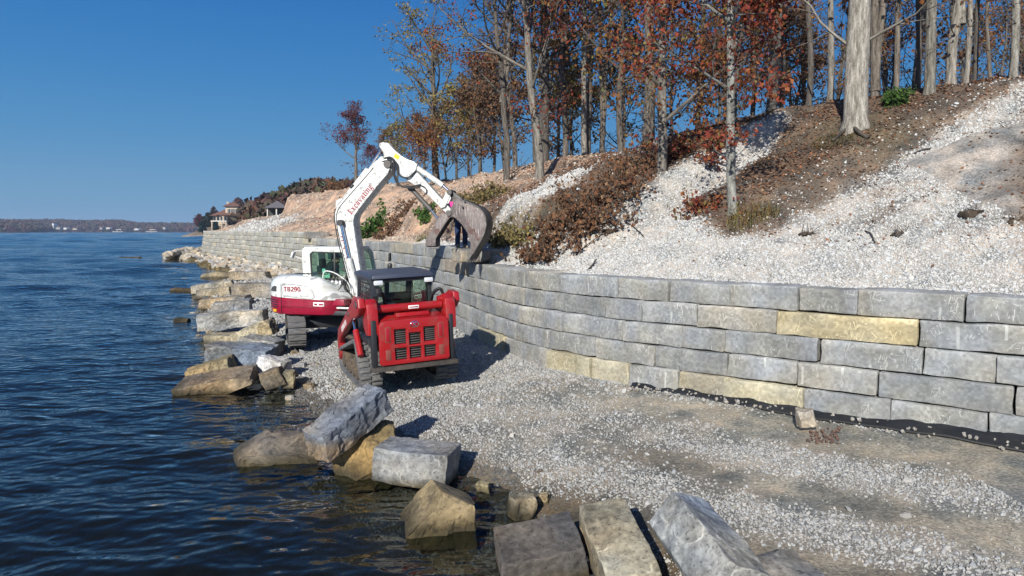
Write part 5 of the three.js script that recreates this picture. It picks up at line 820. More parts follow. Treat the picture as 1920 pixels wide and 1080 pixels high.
const HUES = { red: [[0.218, 0.049, 0.025], [0.156, 0.033, 0.025], [0.265, 0.098, 0.038], [0.117, 0.049, 0.027], [0.203, 0.148, 0.051], [0.109, 0.041, 0.025]], rust: [[0.234, 0.098, 0.034], [0.164, 0.066, 0.030], [0.281, 0.156, 0.047], [0.117, 0.057, 0.027], [0.195, 0.057, 0.027], [0.156, 0.131, 0.043]], mixed: [[0.234, 0.098, 0.030], [0.218, 0.189, 0.051], [0.172, 0.049, 0.027], [0.296, 0.172, 0.047], [0.140, 0.148, 0.047], [0.117, 0.061, 0.030]], olive: [[0.250, 0.205, 0.076], [0.179, 0.160, 0.060], [0.140, 0.107, 0.047], [0.281, 0.221, 0.085], [0.101, 0.074, 0.038]], purple: [[0.133, 0.041, 0.047], [0.094, 0.034, 0.038], [0.156, 0.061, 0.051], [0.101, 0.057, 0.047]], brown: [[0.133, 0.078, 0.047], [0.172, 0.098, 0.051], [0.098, 0.066, 0.043], [0.187, 0.090, 0.047]], dry: [[0.211, 0.107, 0.055], [0.148, 0.078, 0.043], [0.250, 0.148, 0.081], [0.101, 0.061, 0.038], [0.187, 0.082, 0.043]], green: [[0.058, 0.123, 0.025], [0.086, 0.156, 0.034], [0.039, 0.082, 0.021]] };
function makeTree(o) { // -> {wood, leaves} geometries round the origin
  const r = rng(o.seed), wood = blank(), leaf = blank(), Ht = o.h, R0 = o.r, bark = o.bark ?? [.30, .27, .24], hues = HUES[o.hue], tips = [];
  const lean = V(...(o.lean ?? [0, 0, 0]));
  const limb = (start, dir, L, rad, level) => {
    const n = level === 0 ? 11 : level === 1 ? 7 : level === 2 ? 5 : 3, pts = [start.clone()], radii = [rad], d = dir.clone().normalize();
    for (let i = 1; i <= n; i++) { const wob = level === 0 ? (o.wobble ?? .11) : level === 1 ? .17 : .32; d.x += (r() - .5) * wob * 2; d.z += (r() - .5) * wob * 2; d.y += (r() - .5) * wob + (level === 1 ? .06 : 0) - (level > 1 ? .02 : 0); if (level === 0) { d.lerp(V(lean.x, 1, lean.z).normalize(), .3); } d.normalize(); pts.push(pts[i - 1].clone().addScaledVector(d, L / n)); radii.push(level === 0 ? rad * mix(1, .34, Math.pow(i / n, 1.2)) : rad * (1 - .75 * i / n)); }
    if (level === 0) { // flare at the foot
      const base = pts[0].clone(); pts.unshift(base.clone().add(V(0, -.35, 0))); radii.unshift(rad * 1.6); pts.splice(2, 0, base.clone().lerp(pts[2], .22)); radii.splice(2, 0, rad * 1.02); radii[1] = rad * 1.28;
      tubeInto(wood, pts, radii, o.near ? 18 : 10, bark, (a, l) => 1 + .10 * Math.sin(a * 3 + o.seed) * (1 - sstep(.2, 1.1, l)) + .035 * Math.sin(a * 5 + l * 1.7));
    } else tubeInto(wood, pts, radii, level === 1 ? 6 : level === 2 ? 4 : 3, bark.map((v) => v * .85));
    const at = (t) => { const u = clamp(t) * (pts.length - 1), i = Math.min(pts.length - 2, u | 0); return pts[i].clone().lerp(pts[i + 1], u - i); }, rAt = (t) => { const u = clamp(t) * (pts.length - 1), i = Math.min(pts.length - 2, u | 0); return mix(radii[i], radii[i + 1], u - i); };
    const kids = level === 0 ? o.limbs : level === 1 ? (o.sub ?? 6) : level === 2 ? (o.twigs ?? 4) : 0;
    for (let k = 0; k < kids; k++) {
      const t = level === 0 ? mix(o.bare, .98, Math.pow((k + r() * .8) / kids, .9)) : mix(.22, 1, (k + r()) / kids), p = at(t), az = level === 0 ? k * 2.4 + r() * 1.1 + (o.az ?? 0) : r() * 6.28, tilt = level === 0 ? mix(1.25, .5, t) + (r() - .5) * .4 : .5 + r() * .7;
      const f = at(Math.min(1, t + .05)).sub(at(t - .05)).normalize(), sx = V(Math.cos(az), .1 * (r() - .5), Math.sin(az)); sx.addScaledVector(f, -sx.dot(f)).normalize(); const nd = f.clone().multiplyScalar(Math.cos(tilt)).addScaledVector(sx, Math.sin(tilt)); if (o.pull && level === 0) nd.add(V(...o.pull));
      const l = level === 0 ? o.spread * mix(1, .45, (t - o.bare) / (1 - o.bare)) * (.6 + r() * .6) : L * mix(.6, .3, t) * (.7 + r() * .5);
      limb(p, nd, l, Math.min(rAt(t) * .62, level === 0 ? R0 * .42 : rad * .6), level + 1);
    }
    if (level >= 2) { tips.push([pts[pts.length - 1], level]); if (level === 3 || r() < .5) tips.push([at(.55), level]); }
  };
  limb(V(0, 0, 0), V(lean.x, 1, lean.z), Ht, R0, 0);
  for (let k = 0; k < (o.low ?? 5); k++) { const t = mix(.10, o.bare, r()), a = r() * 6.28; limb(V(lean.x * t * Ht * .8, t * Ht, lean.z * t * Ht), V(Math.cos(a), .35 + r() * .5, Math.sin(a)), o.spread * (.3 + r() * .4), R0 * .16, 2); }
  if (o.fork) { const f = o.fork; limb(V(0, 0, 0).lerp(V(lean.x * Ht, Ht, lean.z * Ht), f.t), V(f.dx, 1, f.dz ?? 0), Ht * (1 - f.t), R0 * f.k, 0); }
  const per = o.leaves ?? 4;
  for (const [p] of tips) { const dense = (fbm(p.x * .55 + o.seed, p.y * .55, p.z * .55, 2) * 1.6 + (o.fill ?? .55)); let n = per * clamp(dense) * (.5 + r()); for (; n > r(); n--) { const q = V(p.x + (r() - .5) * .5, p.y + (r() - .6) * .4, p.z + (r() - .5) * .5), h = hues[Math.min(hues.length - 1, r() * r() * hues.length * 1.15 | 0)], k = .75 + r() * .6; leafInto(leaf, q, (o.leafSize ?? .13) * (.5 + r() * .62), h.map((v) => v * k), r); } }
  return { wood: toGeo(wood), leaves: leaf.p.length ? toGeo(leaf) : null };
}
function footOf(px, py) { for (let k = 0; k < 120; k += 3) { const p = hit(px, py + k, 6, true); if (p) return p; } return null; }
function plant(name, label, pos, geo, o = {}) {
  const t = thing(name, label, o.cat ?? 'tree', [pos.x, pos.y, pos.z], o.turn ?? 0, o.group); part('trunk', geo.wood, M.bark, t); if (geo.leaves) part('crown', geo.leaves, M.leaf, t); return t;
}
const GRY = [.40, .385, .36], BRN = [.25, .225, .20], DRK = [.16, .148, .138];
{
  const T = (px, py, wpx, o, label, behind = 0) => { const p = footOf(px, py); if (!p) { console.log('no foot', px, py); return; } const dir = V(p.x, 0, p.z).normalize(); p.addScaledVector(dir, behind); p.y = groundY(p.x, p.z) - .05; const D = -p.z; console.log(label.slice(0, 30), D.toFixed(1), p.y.toFixed(2)); return plant(o.name ?? 'oak_tree', label, p, makeTree({ ...o, spread: o.spread * 1.2, r: wpx * (o.seed === 1 ? 1 : .76) * D / FOC / 2 })); };
  T(1605, 240, 42, { seed: 1, h: 12, near: true, bark: [.50, .49, .46], lean: [-.03, 0, 0], wobble: .04, bare: .52, limbs: 9, spread: 4, hue: 'rust', leaves: 3, pull: [0, .2, 0] }, 'big pale grey oak trunk with flared roots standing alone mid-slope');
  T(1375, 402, 22, { seed: 12, h: 8.4, near: true, bark: [.36, .38, .37], lean: [-.055, 0, 0], wobble: .09, bare: .40, limbs: 12, sub: 8, twigs: 5, spread: 2.5, az: 2.6, hue: 'red', leaves: 11, fill: .9, leafSize: .125, pull: [-.35, .05, .05] }, 'slim leaning oak with dark red leaves rooted in the white gravel slide');
  T(1240, 322, 24, { seed: 3, h: 9.0, near: true, bark: [.29, .275, .255], lean: [.01, 0, 0], bare: .28, limbs: 13, sub: 8, twigs: 5, spread: 3.0, hue: 'rust', leaves: 5, fill: .42, leafSize: .13, pull: [-.12, .05, .1] }, 'rusty leaved oak behind the brush pile with low bare limbs');
  T(1012, 332, 21, { seed: 4, h: 11, near: true, bark: [.32, .31, .29], lean: [-.09, 0, 0], bare: .42, limbs: 12, sub: 8, twigs: 5, spread: 3.6, hue: 'red', leaves: 8, fill: .55, leafSize: .14, fork: { t: .45, dx: .05, k: .6 } }, 'grey barked oak leaning left with deep red leaves right of the bucket');
  T(1020, 275, 26, { seed: 5, h: 13, bark: DRK, lean: [-.03, 0, 0], bare: .42, limbs: 12, sub: 8, twigs: 5, spread: 3.8, hue: 'mixed', leaves: 5, fill: .42, leafSize: .15 }, 'dark trunked tall oak just behind the leaning grey oak', 1.5);
  T(966, 312, 12, { seed: 6, h: 9, bark: BRN, lean: [-.02, 0, 0], bare: .55, limbs: 8, spread: 2, hue: 'rust', leaves: 4, fill: .4, leafSize: .15 }, 'slender brown trunk between the tall thin oak and the leaning oak');
  T(819, 337, 17, { seed: 7, h: 11.5, near: true, bark: [.21, .19, .17], lean: [-.03, 0, 0], bare: .30, limbs: 14, sub: 7, twigs: 4, spread: 5.6, hue: 'olive', leaves: 7, fill: .46, leafSize: .20, pull: [-.35, 0, 0] }, 'tall thin oak with sparse olive leaves above the excavator boom');
  T(668, 335, 8, { seed: 8, h: 5.6, bark: BRN, lean: [.01, 0, 0], bare: .40, limbs: 11, sub: 7, twigs: 4, spread: 2.6, hue: 'purple', leaves: 6, fill: .4, leafSize: .17, pull: [-.2, .1, 0] }, 'small purple red tree standing on the pink earth mound');
  T(1096, 278, 15, { seed: 9, h: 12, bark: GRY, lean: [-.01, 0, 0], bare: .45, limbs: 10, spread: 3, hue: 'mixed', leaves: 5, fill: .4, leafSize: .15 }, 'straight pale trunk on the ridge above the brush pile', .8);
  T(1128, 256, 13, { seed: 10, h: 13, bark: BRN, lean: [.02, 0, 0], bare: .5, limbs: 10, spread: 3.2, hue: 'mixed', leaves: 5, fill: .42, leafSize: .16, fork: { t: .1, dx: -.1, k: .85 } }, 'twin stemmed tree on the ridge right of the straight pale trunk', 3);
  T(1216, 238, 28, { seed: 11, h: 14, bark: BRN, bare: .45, limbs: 12, spread: 4, hue: 'rust', leaves: 5, fill: .42, leafSize: .15 }, 'thick brown trunk on the ridge behind the rusty oak', 2.5);
  T(1446, 206, 25, { seed: 2, h: 12, bark: [.19, .18, .17], bare: .32, limbs: 9, spread: 4.2, hue: 'brown', leaves: 3, fill: .35, leafSize: .18, fork: { t: .30, dx: .22, k: .7 } }, 'dark forked oak at the top of the gravel slide', .8);
  T(1516, 190, 14, { seed: 13, h: 13, bark: DRK, lean: [.03, 0, 0], bare: .5, limbs: 8, spread: 3, hue: 'brown', leaves: 4, fill: .5, leafSize: .18 }, 'slim dark trunk right of the dark forked oak', .6);
  T(1557, 191, 15, { seed: 14, h: 12, bark: [.33, .32, .30], lean: [.0, 0, 0], bare: .5, limbs: 9, spread: 3.2, hue: 'rust', leaves: 4, fill: .5, leafSize: .18 }, 'grey trunk close to the left of the big pale oak', .4);
  T(1640, 170, 20, { seed: 15, h: 13, bark: BRN, lean: [.01, 0, 0], bare: .5, limbs: 9, spread: 3, hue: 'brown', leaves: 4, fill: .5, leafSize: .18, fork: { t: .05, dx: .06, k: .8 } }, 'pair of brown stems just right of the big pale oak', 1.2);
  T(1680, 166, 13, { seed: 16, h: 13, bark: BRN, bare: .5, limbs: 8, spread: 2.6, hue: 'brown', leaves: 4, fill: .5, leafSize: .18 }, 'brown trunk on the ridge above the small green plant', .8);
  T(1720, 164, 12, { seed: 17, h: 12, bark: DRK, lean: [.01, 0, 0], bare: .45, limbs: 9, spread: 3, hue: 'rust', leaves: 4, fill: .5, leafSize: .18 }, 'dark trunk just left of the thick upright trunk', 1.0);
  T(1742, 176, 24, { seed: 18, h: 13, near: true, bark: [.29, .285, .26], lean: [-.01, 0, 0], bare: .55, limbs: 8, spread: 3.4, hue: 'brown', leaves: 4, fill: .5 }, 'thick upright greyish trunk near the ridge at the right');
  T(1782, 155, 22, { seed: 19, h: 12, near: true, bark: [.42, .405, .375], lean: [.08, 0, 0], bare: .5, limbs: 8, spread: 3.4, hue: 'brown', leaves: 4, fill: .5, fork: { t: .16, dx: .17, k: .75 } }, 'pale leaning trunk forked in two right of the thick upright trunk', .4);
  T(1811, 150, 12, { seed: 20, h: 12, bark: GRY, bare: .5, limbs: 8, spread: 3, hue: 'brown', leaves: 5, fill: .6, leafSize: .17 }, 'thin grey trunk right of the pale forked trunk', .5);
  T(1828, 146, 11, { seed: 21, h: 12, bark: DRK, bare: .4, limbs: 10, spread: 3.2, hue: 'brown', leaves: 6, fill: .7, leafSize: .18 }, 'dark thin trunk with brown leaves near the right end of the ridge', 1.5);
  T(1900, 140, 18, { seed: 22, h: 13, near: true, bark: [.37, .37, .345], lean: [.005, 0, 0], bare: .55, limbs: 8, spread: 3, hue: 'brown', leaves: 4, fill: .5 }, 'rightmost pale grey trunk at the edge of the frame');
  T(1860, 144, 9, { seed: 23, h: 11, bark: BRN, bare: .35, limbs: 11, spread: 3.2, hue: 'brown', leaves: 7, fill: .8, leafSize: .19 }, 'thin brown leaved tree between the dark thin trunk and the rightmost trunk', 2.5);
  // trees further back on the plateau
  const kinds = [['mixed', 4, .45], ['rust', 4, .42], ['brown', 3, .3], ['olive', 3, .3], ['purple', 3, .3], ['brown', 2, .12]].map(([hue, leaves, fill], k) => makeTree({ seed: 60 + k, r: .13, h: 11, bark: [.20, .185, .17], lean: [(k - 2) * .012, 0, .01], bare: .30 + .07 * (k % 3), limbs: 14, sub: 7, twigs: 4, spread: 3.6, wobble: .15, fork: k % 2 ? { t: .35, dx: .2 - .1 * k, k: .7 } : null, hue, leaves, fill, leafSize: .20 }));
  const meshes = kinds.map((g, k) => { const t = new THREE.Group(); part('trunk', g.wood, M.bark, t); part('crown', g.leaves, M.leaf, t); return t; });
  const r = rng(404), words = ['slender tree far back on the plateau with mixed orange leaves', 'slender tree far back on the plateau with rust brown leaves', 'slender tree far back on the plateau with dull brown leaves', 'thin tree far back with sparse olive leaves', 'thin tree far back with sparse purple leaves', 'nearly bare thin tree far back on the plateau'];
  const rows = []; for (let px = 905; px < 1960; px += 50) rows.push([px + (r() - .5) * 16, px < 900 ? 46 + r() * 16 : 26 + r() * 26]);
  for (const [px, D] of rows) { const d = ray(px, 431); d.divideScalar(-d.z); const x = d.x * D, z = -D; const y = groundY(x, z); let k = px < 900 ? [3, 5, 5, 2][r() * 4 | 0] : px < 1400 ? [0, 1, 2, 5, 0][r() * 5 | 0] : [1, 2, 2, 5, 3][r() * 5 | 0]; const t = meshes[k].clone(); t.name = numbered('woodland_tree'); scene.add(t); t.position.set(x, y - .1, z); t.rotation.y = r() * 6.28; const s = (px < 800 ? .38 : px < 920 ? .5 : .75) + r() * .55; t.scale.set(s, s * (.9 + r() * .25), s); tag(t, words[k], 'tree', words[k].replace('slender tree', 'slender trees').replace('thin tree', 'thin trees')); }
  const small = [['brown', 1.2], ['rust', 1.6], ['dry', 1.2], ['mixed', 1.6]].map(([hue, leaves], k) => { const g = makeTree({ seed: 90 + k, r: .05, h: 5.5, bark: [.17, .155, .14], bare: .10, limbs: 13, sub: 6, twigs: 3, spread: 2.0, hue, leaves, fill: .22, leafSize: .13, wobble: .14, low: 0 }), t = new THREE.Group(); part('trunk', g.wood, M.bark, t); part('crown', g.leaves, M.leaf, t); return t; });
  const low = [['olive', 4], ['brown', 4], ['purple', 4], ['rust', 4]].map(([hue, leaves], k) => { const g = makeTree({ seed: 120 + k, r: .085, h: 5.6, bark: [.15, .14, .13], bare: .28, limbs: 12, sub: 7, twigs: 4, spread: 2.6, hue, leaves, fill: .42, leafSize: .19, wobble: .17, low: 2, fork: k % 2 ? { t: .3, dx: .3, k: .75 } : null }), t = new THREE.Group(); part('trunk', g.wood, M.bark, t); part('crown', g.leaves, M.leaf, t); return t; });
  const words3 = ['small round crowned olive tree beyond the mound', 'small brown tree beyond the mound', 'small purple brown tree beyond the mound', 'small rusty tree beyond the mound'];
  [[700, 58, 2, .62], [728, 60, 1, .75], [748, 52, 0, .8], [772, 56, 2, .95], [796, 50, 3, .9], [838, 56, 1, 1.0], [858, 48, 0, 1.15], [880, 54, 2, 1.2], [900, 46, 1, 1.25], [925, 50, 3, 1.3], [946, 44, 1, 1.2], [1048, 40, 0, 1.2], [1072, 46, 3, 1.4], [1165, 38, 0, 1.2], [1340, 34, 3, 1.1], [1480, 36, 1, 1.2]].forEach(([px, D, k, sc], i) => { const d = ray(px, 431); d.divideScalar(-d.z); const x = d.x * D, z = -D, t = low[k].clone(); t.name = numbered('small_tree'); scene.add(t); t.position.set(x, groundY(x, z) - .1, z); t.rotation.y = i * 1.3; t.scale.setScalar(sc); tag(t, px < 960 ? words3[k] : words3[k].replace('beyond the mound', 'further back among the ridge trunks'), 'tree', px < 960 ? words3[k].replace('tree', 'trees') : 'small trees among the ridge trunks ' + k); });
  const words2 = ['twiggy sapling with a few dull brown leaves in the understory behind the ridge', 'twiggy sapling with rusty leaves in the understory behind the ridge', 'twiggy sapling with dry tan leaves in the understory behind the ridge', 'twiggy sapling with mixed orange leaves in the understory behind the ridge'];
  for (let px = 880; px < 1950; px += 70) { const D = 22 + r() * 20, q = px + (r() - .5) * 22, d = ray(q, 431); d.divideScalar(-d.z); const x = d.x * D, z = -D, y = groundY(x, z), k = r() * 4 | 0; if (y < 4.5) continue; const t = small[k].clone(); t.name = numbered('sapling_tree'); scene.add(t); t.position.set(x, y - .05, z); t.rotation.y = r() * 6.28; t.scale.setScalar(.7 + r() * .9); tag(t, words2[k], 'sapling', words2[k].replace('sapling with', 'saplings with')); }
}
// brush piles of cut branches with dry leaves, saplings, tufts
function brush(name, label, px, py, o) {
  const p = footOf(px, py), r = rng(o.seed), wood = blank(), leaf = blank(); if (!p) return; const q0 = V(0, 0, 0);
  for (let k = 0; k < o.n; k++) { const a = r() * 6.28, rad = Math.sqrt(r()) * o.w / 2, bx0 = V(Math.cos(a) * rad, 0, Math.sin(a) * rad * .8); bx0.y = groundY(p.x + bx0.x, p.z + bx0.z) - p.y; const d = V((r() - .5) * 2 + (o.dir?.[0] ?? 0), (o.up ?? .35) + r() * .5, (r() - .5) * 2 + (o.dir?.[1] ?? 0)).normalize(), L = o.len * (.5 + r() * .7), pts = [bx0]; for (let i = 1; i <= 5; i++) { d.x += (r() - .5) * .35; d.z += (r() - .5) * .35; d.y += (r() - .55) * .3; d.normalize(); pts.push(pts[i - 1].clone().addScaledVector(d, L / 5)); }
    tubeInto(wood, pts, pts.map((_, i) => o.thick * (.4 + r() * .2) * (1 - .15 * i)), 4, o.bark ?? [.22, .19, .16]);
    for (let i = 1; i <= 5; i++) for (let m = 0; m < o.leaves; m++) { q0.copy(pts[i]).add(V((r() - .5) * .26, (r() - .5) * .2, (r() - .5) * .26)); const hs = HUES[o.hue], h = hs[r() * hs.length | 0], kk = .7 + r() * .6; leafInto(leaf, q0, o.leafSize * (.6 + r() * .8), h.map((v) => v * kk), r, o.droop ?? .5); } }
  const t = thing(name, label, o.cat, [p.x, p.y, p.z]); part('branches', toGeo(wood), M.bark, t); if (leaf.p.length) { const l = part('leaves', toGeo(leaf), M.leaf, t); } return t;
}
brush('brush_pile', 'largest heap of cut branches with dry copper leaves below the ridge', 1125, 385, { seed: 1, n: 90, w: 2.2, len: 1.1, thick: .034, leaves: 3, leafSize: .10, hue: 'dry', cat: 'brush' });
brush('brush_pile', 'lower heap of cut branches with brown leaves beside the gravel', 1075, 440, { seed: 2, n: 60, w: 1.6, len: .9, thick: .034, leaves: 4, leafSize: .10, hue: 'dry', cat: 'brush', up: .2 });
brush('brush_pile', 'upper heap of dead branches next to the rusty oak', 1190, 330, { seed: 3, n: 55, w: 2.0, len: 1.0, thick: .034, leaves: 3, leafSize: .11, hue: 'dry', cat: 'brush' });
brush('brush_pile', 'dark tangle of twigs at the corner of the gravel bench', 1030, 468, { seed: 4, n: 70, w: 1.3, len: .8, thick: .022, leaves: 3, leafSize: .12, hue: 'brown', cat: 'brush', up: .15 });
brush('sapling', 'low red leaved sapling in front of the rusty oak', 1265, 300, { seed: 5, n: 15, w: .9, len: 1.1, thick: .02, leaves: 6, leafSize: .12, hue: 'red', cat: 'sapling', up: .8, droop: .1 });
brush('sapling', 'red leaved sapling left of the slim leaning oak', 1335, 300, { seed: 6, n: 9, w: .8, len: 1.0, thick: .02, leaves: 5, leafSize: .12, hue: 'red', cat: 'sapling', up: .6, droop: .1 });
brush('fallen_branch', 'fallen branch with dark red leaves at the foot of the slim oak', 1318, 395, { seed: 7, n: 16, w: .8, len: .8, thick: .02, leaves: 4, leafSize: .11, hue: 'red', cat: 'branch', up: .1 });
brush('green_shrub', 'bright green shrub on the cut bank behind the boom', 702, 440, { seed: 8, n: 34, w: 1.5, len: .8, thick: .015, leaves: 8, leafSize: .16, hue: 'green', cat: 'shrub', up: .9, droop: -.1 });
brush('green_shrub', 'small green shrub on the bank left of the thumb', 800, 408, { seed: 9, n: 18, w: .7, len: .5, thick: .012, leaves: 6, leafSize: .14, hue: 'green', cat: 'shrub', up: .7 });
brush('green_shrub', 'little green plant on the leafy slope right of the big pale oak', 1680, 196, { seed: 10, n: 22, w: .4, len: .35, thick: .01, leaves: 6, leafSize: .09, hue: 'green', cat: 'plant', up: .9, droop: 0 });
brush('dry_shrub', 'brown weeds on the cut bank right of the bucket', 960, 455, { seed: 11, n: 60, w: 1.3, len: .6, thick: .012, leaves: 3, leafSize: .11, hue: 'olive', cat: 'shrub', up: .5 });
brush('dry_shrub', 'dark dead shrub on the bank behind the thumb cylinder', 745, 425, { seed: 12, n: 60, w: 1.8, len: .8, thick: .016, leaves: 3, leafSize: .12, hue: 'brown', cat: 'shrub', up: .4 });
brush('dry_shrub', 'leafless dark shrub near the top of the pink earth mound', 628, 352, { seed: 13, n: 60, w: 2.4, len: 1.1, thick: .03, leaves: 4, leafSize: .2, hue: 'brown', cat: 'shrub', up: .5 });
brush('dry_shrub', 'olive weeds above the bank left of the white strip', 905, 375, { seed: 14, n: 50, w: 1.6, len: .6, thick: .012, leaves: 4, leafSize: .12, hue: 'olive', cat: 'shrub', up: .4 });
{ // grass tufts
  const tuft = (label, px, py, n, w, len, seed, col) => { const p = footOf(px, py); if (!p) return; const r = rng(seed), o = blank(); for (let k = 0; k < n; k++) { const a = r() * 6.28, rr = Math.sqrt(r()) * w / 2, x = Math.cos(a) * rr, z = Math.sin(a) * rr * .7, y = groundY(p.x + x, p.z + z) - p.y - .02, d = V((r() - .5) * 1.6, .6 + r() * .7, (r() - .5) * 1.6).normalize(), L = len * (.5 + r() * .8), s = V(-d.z, 0, d.x).normalize().multiplyScalar(.006), c = col.map((v) => v * (.7 + r() * .6)); const A = V(x, y, z), Bq = A.clone().addScaledVector(d, L * .6), Cq = A.clone().addScaledVector(d, L).add(V(0, -L * .22, 0)); for (const t of [[A.clone().sub(s), A.clone().add(s), Bq], [Bq.clone().sub(s), Bq.clone().add(s), Cq]]) for (const q of t) { o.p.push(q.x, q.y, q.z); o.n.push(0, .8, .6); o.u.push(0, 0); o.c.push(...c); } } const m = part('grass_tuft', toGeo(o), M.leaf, scene); m.position.copy(p); tag(m, label, 'grass tuft'); };
  tuft('tuft of yellowed grass at the foot of the slim leaning oak', 1410, 412, 500, 1.1, .42, 1, [.26, .20, .07]);
  tuft('tuft of dry grass hanging over the gravel behind the bucket', 945, 440, 380, .9, .4, 2, [.22, .19, .08]);
  tuft('thin yellow weeds on the gravel in front of the thumb', 790, 452, 200, .5, .4, 3, [.24, .22, .05]);
  tuft('patch of mossy grass beside the big pale oak roots', 1560, 268, 500, 1.0, .18, 4, [.16, .13, .04]);
}
// ---------- far shore, house, point ----------
{
  // soft crowns for distant woods: irregular leafy clumps
  const crownGeo = (seed) => { const r = rng(seed), o = blank(); for (let k = 0; k < 90; k++) { const a = r() * 6.28, u = r() * 2 - 1, q = V(Math.cos(a) * Math.sqrt(1 - u * u), u * .8, Math.sin(a) * Math.sqrt(1 - u * u)).multiplyScalar(.55 + .45 * r()); if (fbm(q.x * 2 + seed, q.y * 2, q.z * 2, 2) < -.22) continue; leafInto(o, q, .55, [.8 + r() * .4, .8 + r() * .4, .8 + r() * .4], r, .1); } return toGeo(o); };
  const cg = [1, 2].map(crownGeo), fm = std({ vertexColors: true, roughness: 1, side: THREE.DoubleSide });
  const pal = [[.085, .042, .034], [.07, .045, .033], [.11, .055, .034], [.06, .042, .034], [.065, .06, .032], [.09, .036, .036]];
  function woods(name, label, spots, seed) { const r = rng(seed), m = new THREE.InstancedMesh(cg[seed % 2], fm, spots.length), q = new THREE.Quaternion(); spots.forEach(([x, y, z, s], i) => { q.setFromEuler(new THREE.Euler(0, r() * 6.28, 0)); m.setMatrixAt(i, new THREE.Matrix4().compose(V(x, y, z), q, V(s, s * (.8 + r() * .5), s))); const c = pal[r() * pal.length | 0], k = .8 + r() * .5; m.setColorAt(i, C(c[0] * k, c[1] * k, c[2] * k)); }); m.name = name; scene.add(tag(m, label, undefined, undefined, 'stuff')); }
  // ridge profile of the far shore in pixel rows above the water, by pixel column
  const shore = (name, label, D, x0, x1, prof2, seed) => {
    const r = rng(seed), hAt = (px) => { let k = 0; while (k < prof2.length - 2 && px > prof2[k + 1][0]) k++; const [a, ya] = prof2[k], [b, yb] = prof2[k + 1]; return mix(ya, yb, clamp((px - a) / (b - a))); };
    const pos = [], idx = [], n = 60, wd = 5; for (let i = 0; i <= n; i++) { const px = mix(x0, x1, i / n), h = hAt(px) * D / FOC - 5; for (let j = 0; j <= wd; j++) { const t = j / wd, z = -D - t * 260; pos.push((px - 960) / FOC * D * (1 + t * .2), -1 + (h + 1) * Math.sin(t * Math.PI * .5), z); } }
    for (let i = 0; i < n; i++) for (let j = 0; j < wd; j++) { const a = i * (wd + 1) + j, b = a + wd + 1; idx.push(a, b, a + 1, b, b + 1, a + 1); }
    const g = new THREE.BufferGeometry(); g.setAttribute('position', new THREE.Float32BufferAttribute(pos, 3)); g.setIndex(idx); g.computeVertexNormals(); struct(name, g, std({ color: C(.06, .042, .03), roughness: 1, side: THREE.DoubleSide }), label);
    const spots = []; const count = Math.round((x1 - x0) * 7); for (let k = 0; k < count; k++) { const px = mix(x0, x1, r()), t = Math.pow(r(), .8), h = hAt(px) * D / FOC - 5, s = 4 + r() * 4.5; spots.push([(px - 960) / FOC * D * (1 + t * .2), Math.max(.5, h * Math.sin(t * Math.PI * .5)) + s * .35, -D - t * 260, s]); }
    woods(name.replace('hills', 'woods'), 'bare brown autumn woods covering the ' + label, spots, seed);
  };
  shore('far_hills', 'low hills of the far shore', 1250, -320, 420, [[-320, 24], [0, 22], [60, 22], [100, 23], [150, 21], [215, 22], [236, 20], [252, 16], [330, 15], [420, 12]], 3);
  shore('distant_hills', 'more distant hills beyond the far shore', 1900, 200, 520, [[200, 16], [330, 14], [365, 13], [520, 14]], 4);
  shore('headland_hills', 'wooded headland jutting in at the left edge', 980, -300, 52, [[-300, 24], [0, 22], [25, 20], [45, 12], [52, 4]], 5);
  // buildings on the far shore
  const hm = [std({ color: C(.36, .36, .35), roughness: .8 }), std({ color: C(.45, .40, .33), roughness: .8 })], roofM = std({ color: C(.16, .14, .13), roughness: .9 }), roofW = std({ color: C(.7, .7, .7), roughness: .7 });
  const far = (px, py, w, h, label, wm = 0, rm = roofM) => { w *= .5; h *= .5; const D = 1235, p = atDepth(px, py, D), t = thing('lake_house', label, 'house', [p.x, Math.max(0, p.y), p.z]); part('wall', bx(w, h, 9, 0, h / 2, 0, .05), hm[wm], t); part('roof', put(prof([[-w / 2 - .6, 0], [w / 2 + .6, 0], [w * .2, h * .6], [-w * .2, h * .6]], -5, 5, .05), 0, h + .01, 0), rm, t); part('window', [-.28, 0, .28].map((k) => bx(w * .12, h * .3, .2, k * w, h * .55, 4.6, .02)), roofM, t); };
  far(103, 428, 6, 11, 'tall white house on the far shore', 0, roofW); far(112, 430, 15, 6, 'long white house beside the tall white far house', 0); far(125, 431, 11, 5, 'tan house on the far shore right of the white houses', 1, roofW); far(143, 431, 14, 5, 'low brown roofed house on the far shore', 1); far(192, 430, 9, 5, 'white house left of the dark wooded point', 0); far(205, 430, 12, 4, 'pale boat house at the foot of the far woods', 1, roofW); far(258, 432, 16, 4, 'long low boat house at the waterline right of the wooded point', 0, roofW); far(310, 430, 9, 6, 'small white house near the right end of the far shore', 0);
  const dock = (px, w, label) => { const p = atDepth(px, 433.6, 1180), t = thing('boat_dock', label, 'dock', [p.x, .3, p.z]); part('deck', bx(w, .8, 5, 0, .4, 0, .05), hm[0], t); part('roof', bx(w * .5, .5, 5, w * .1, 3.6, 0, .05), roofW, t); part('post', [-1, 1].flatMap((q) => [-2, 2].map((z) => bx(.3, 2.8, .3, w * .1 + q * w * .22, 2.1, z, .02))), hm[1], t); };
  dock(70, 36, 'long pale dock on the far shore left of the white houses'); dock(222, 18, 'covered dock under the far wooded point'); dock(285, 20, 'covered dock near the right end of the far shore');
  // the point with the big lake house
  const D = 330, at = (px, py, dz = 0) => atDepth(px, py, D + dz), ptX = (px, d = D) => (px - 960) / FOC * d;
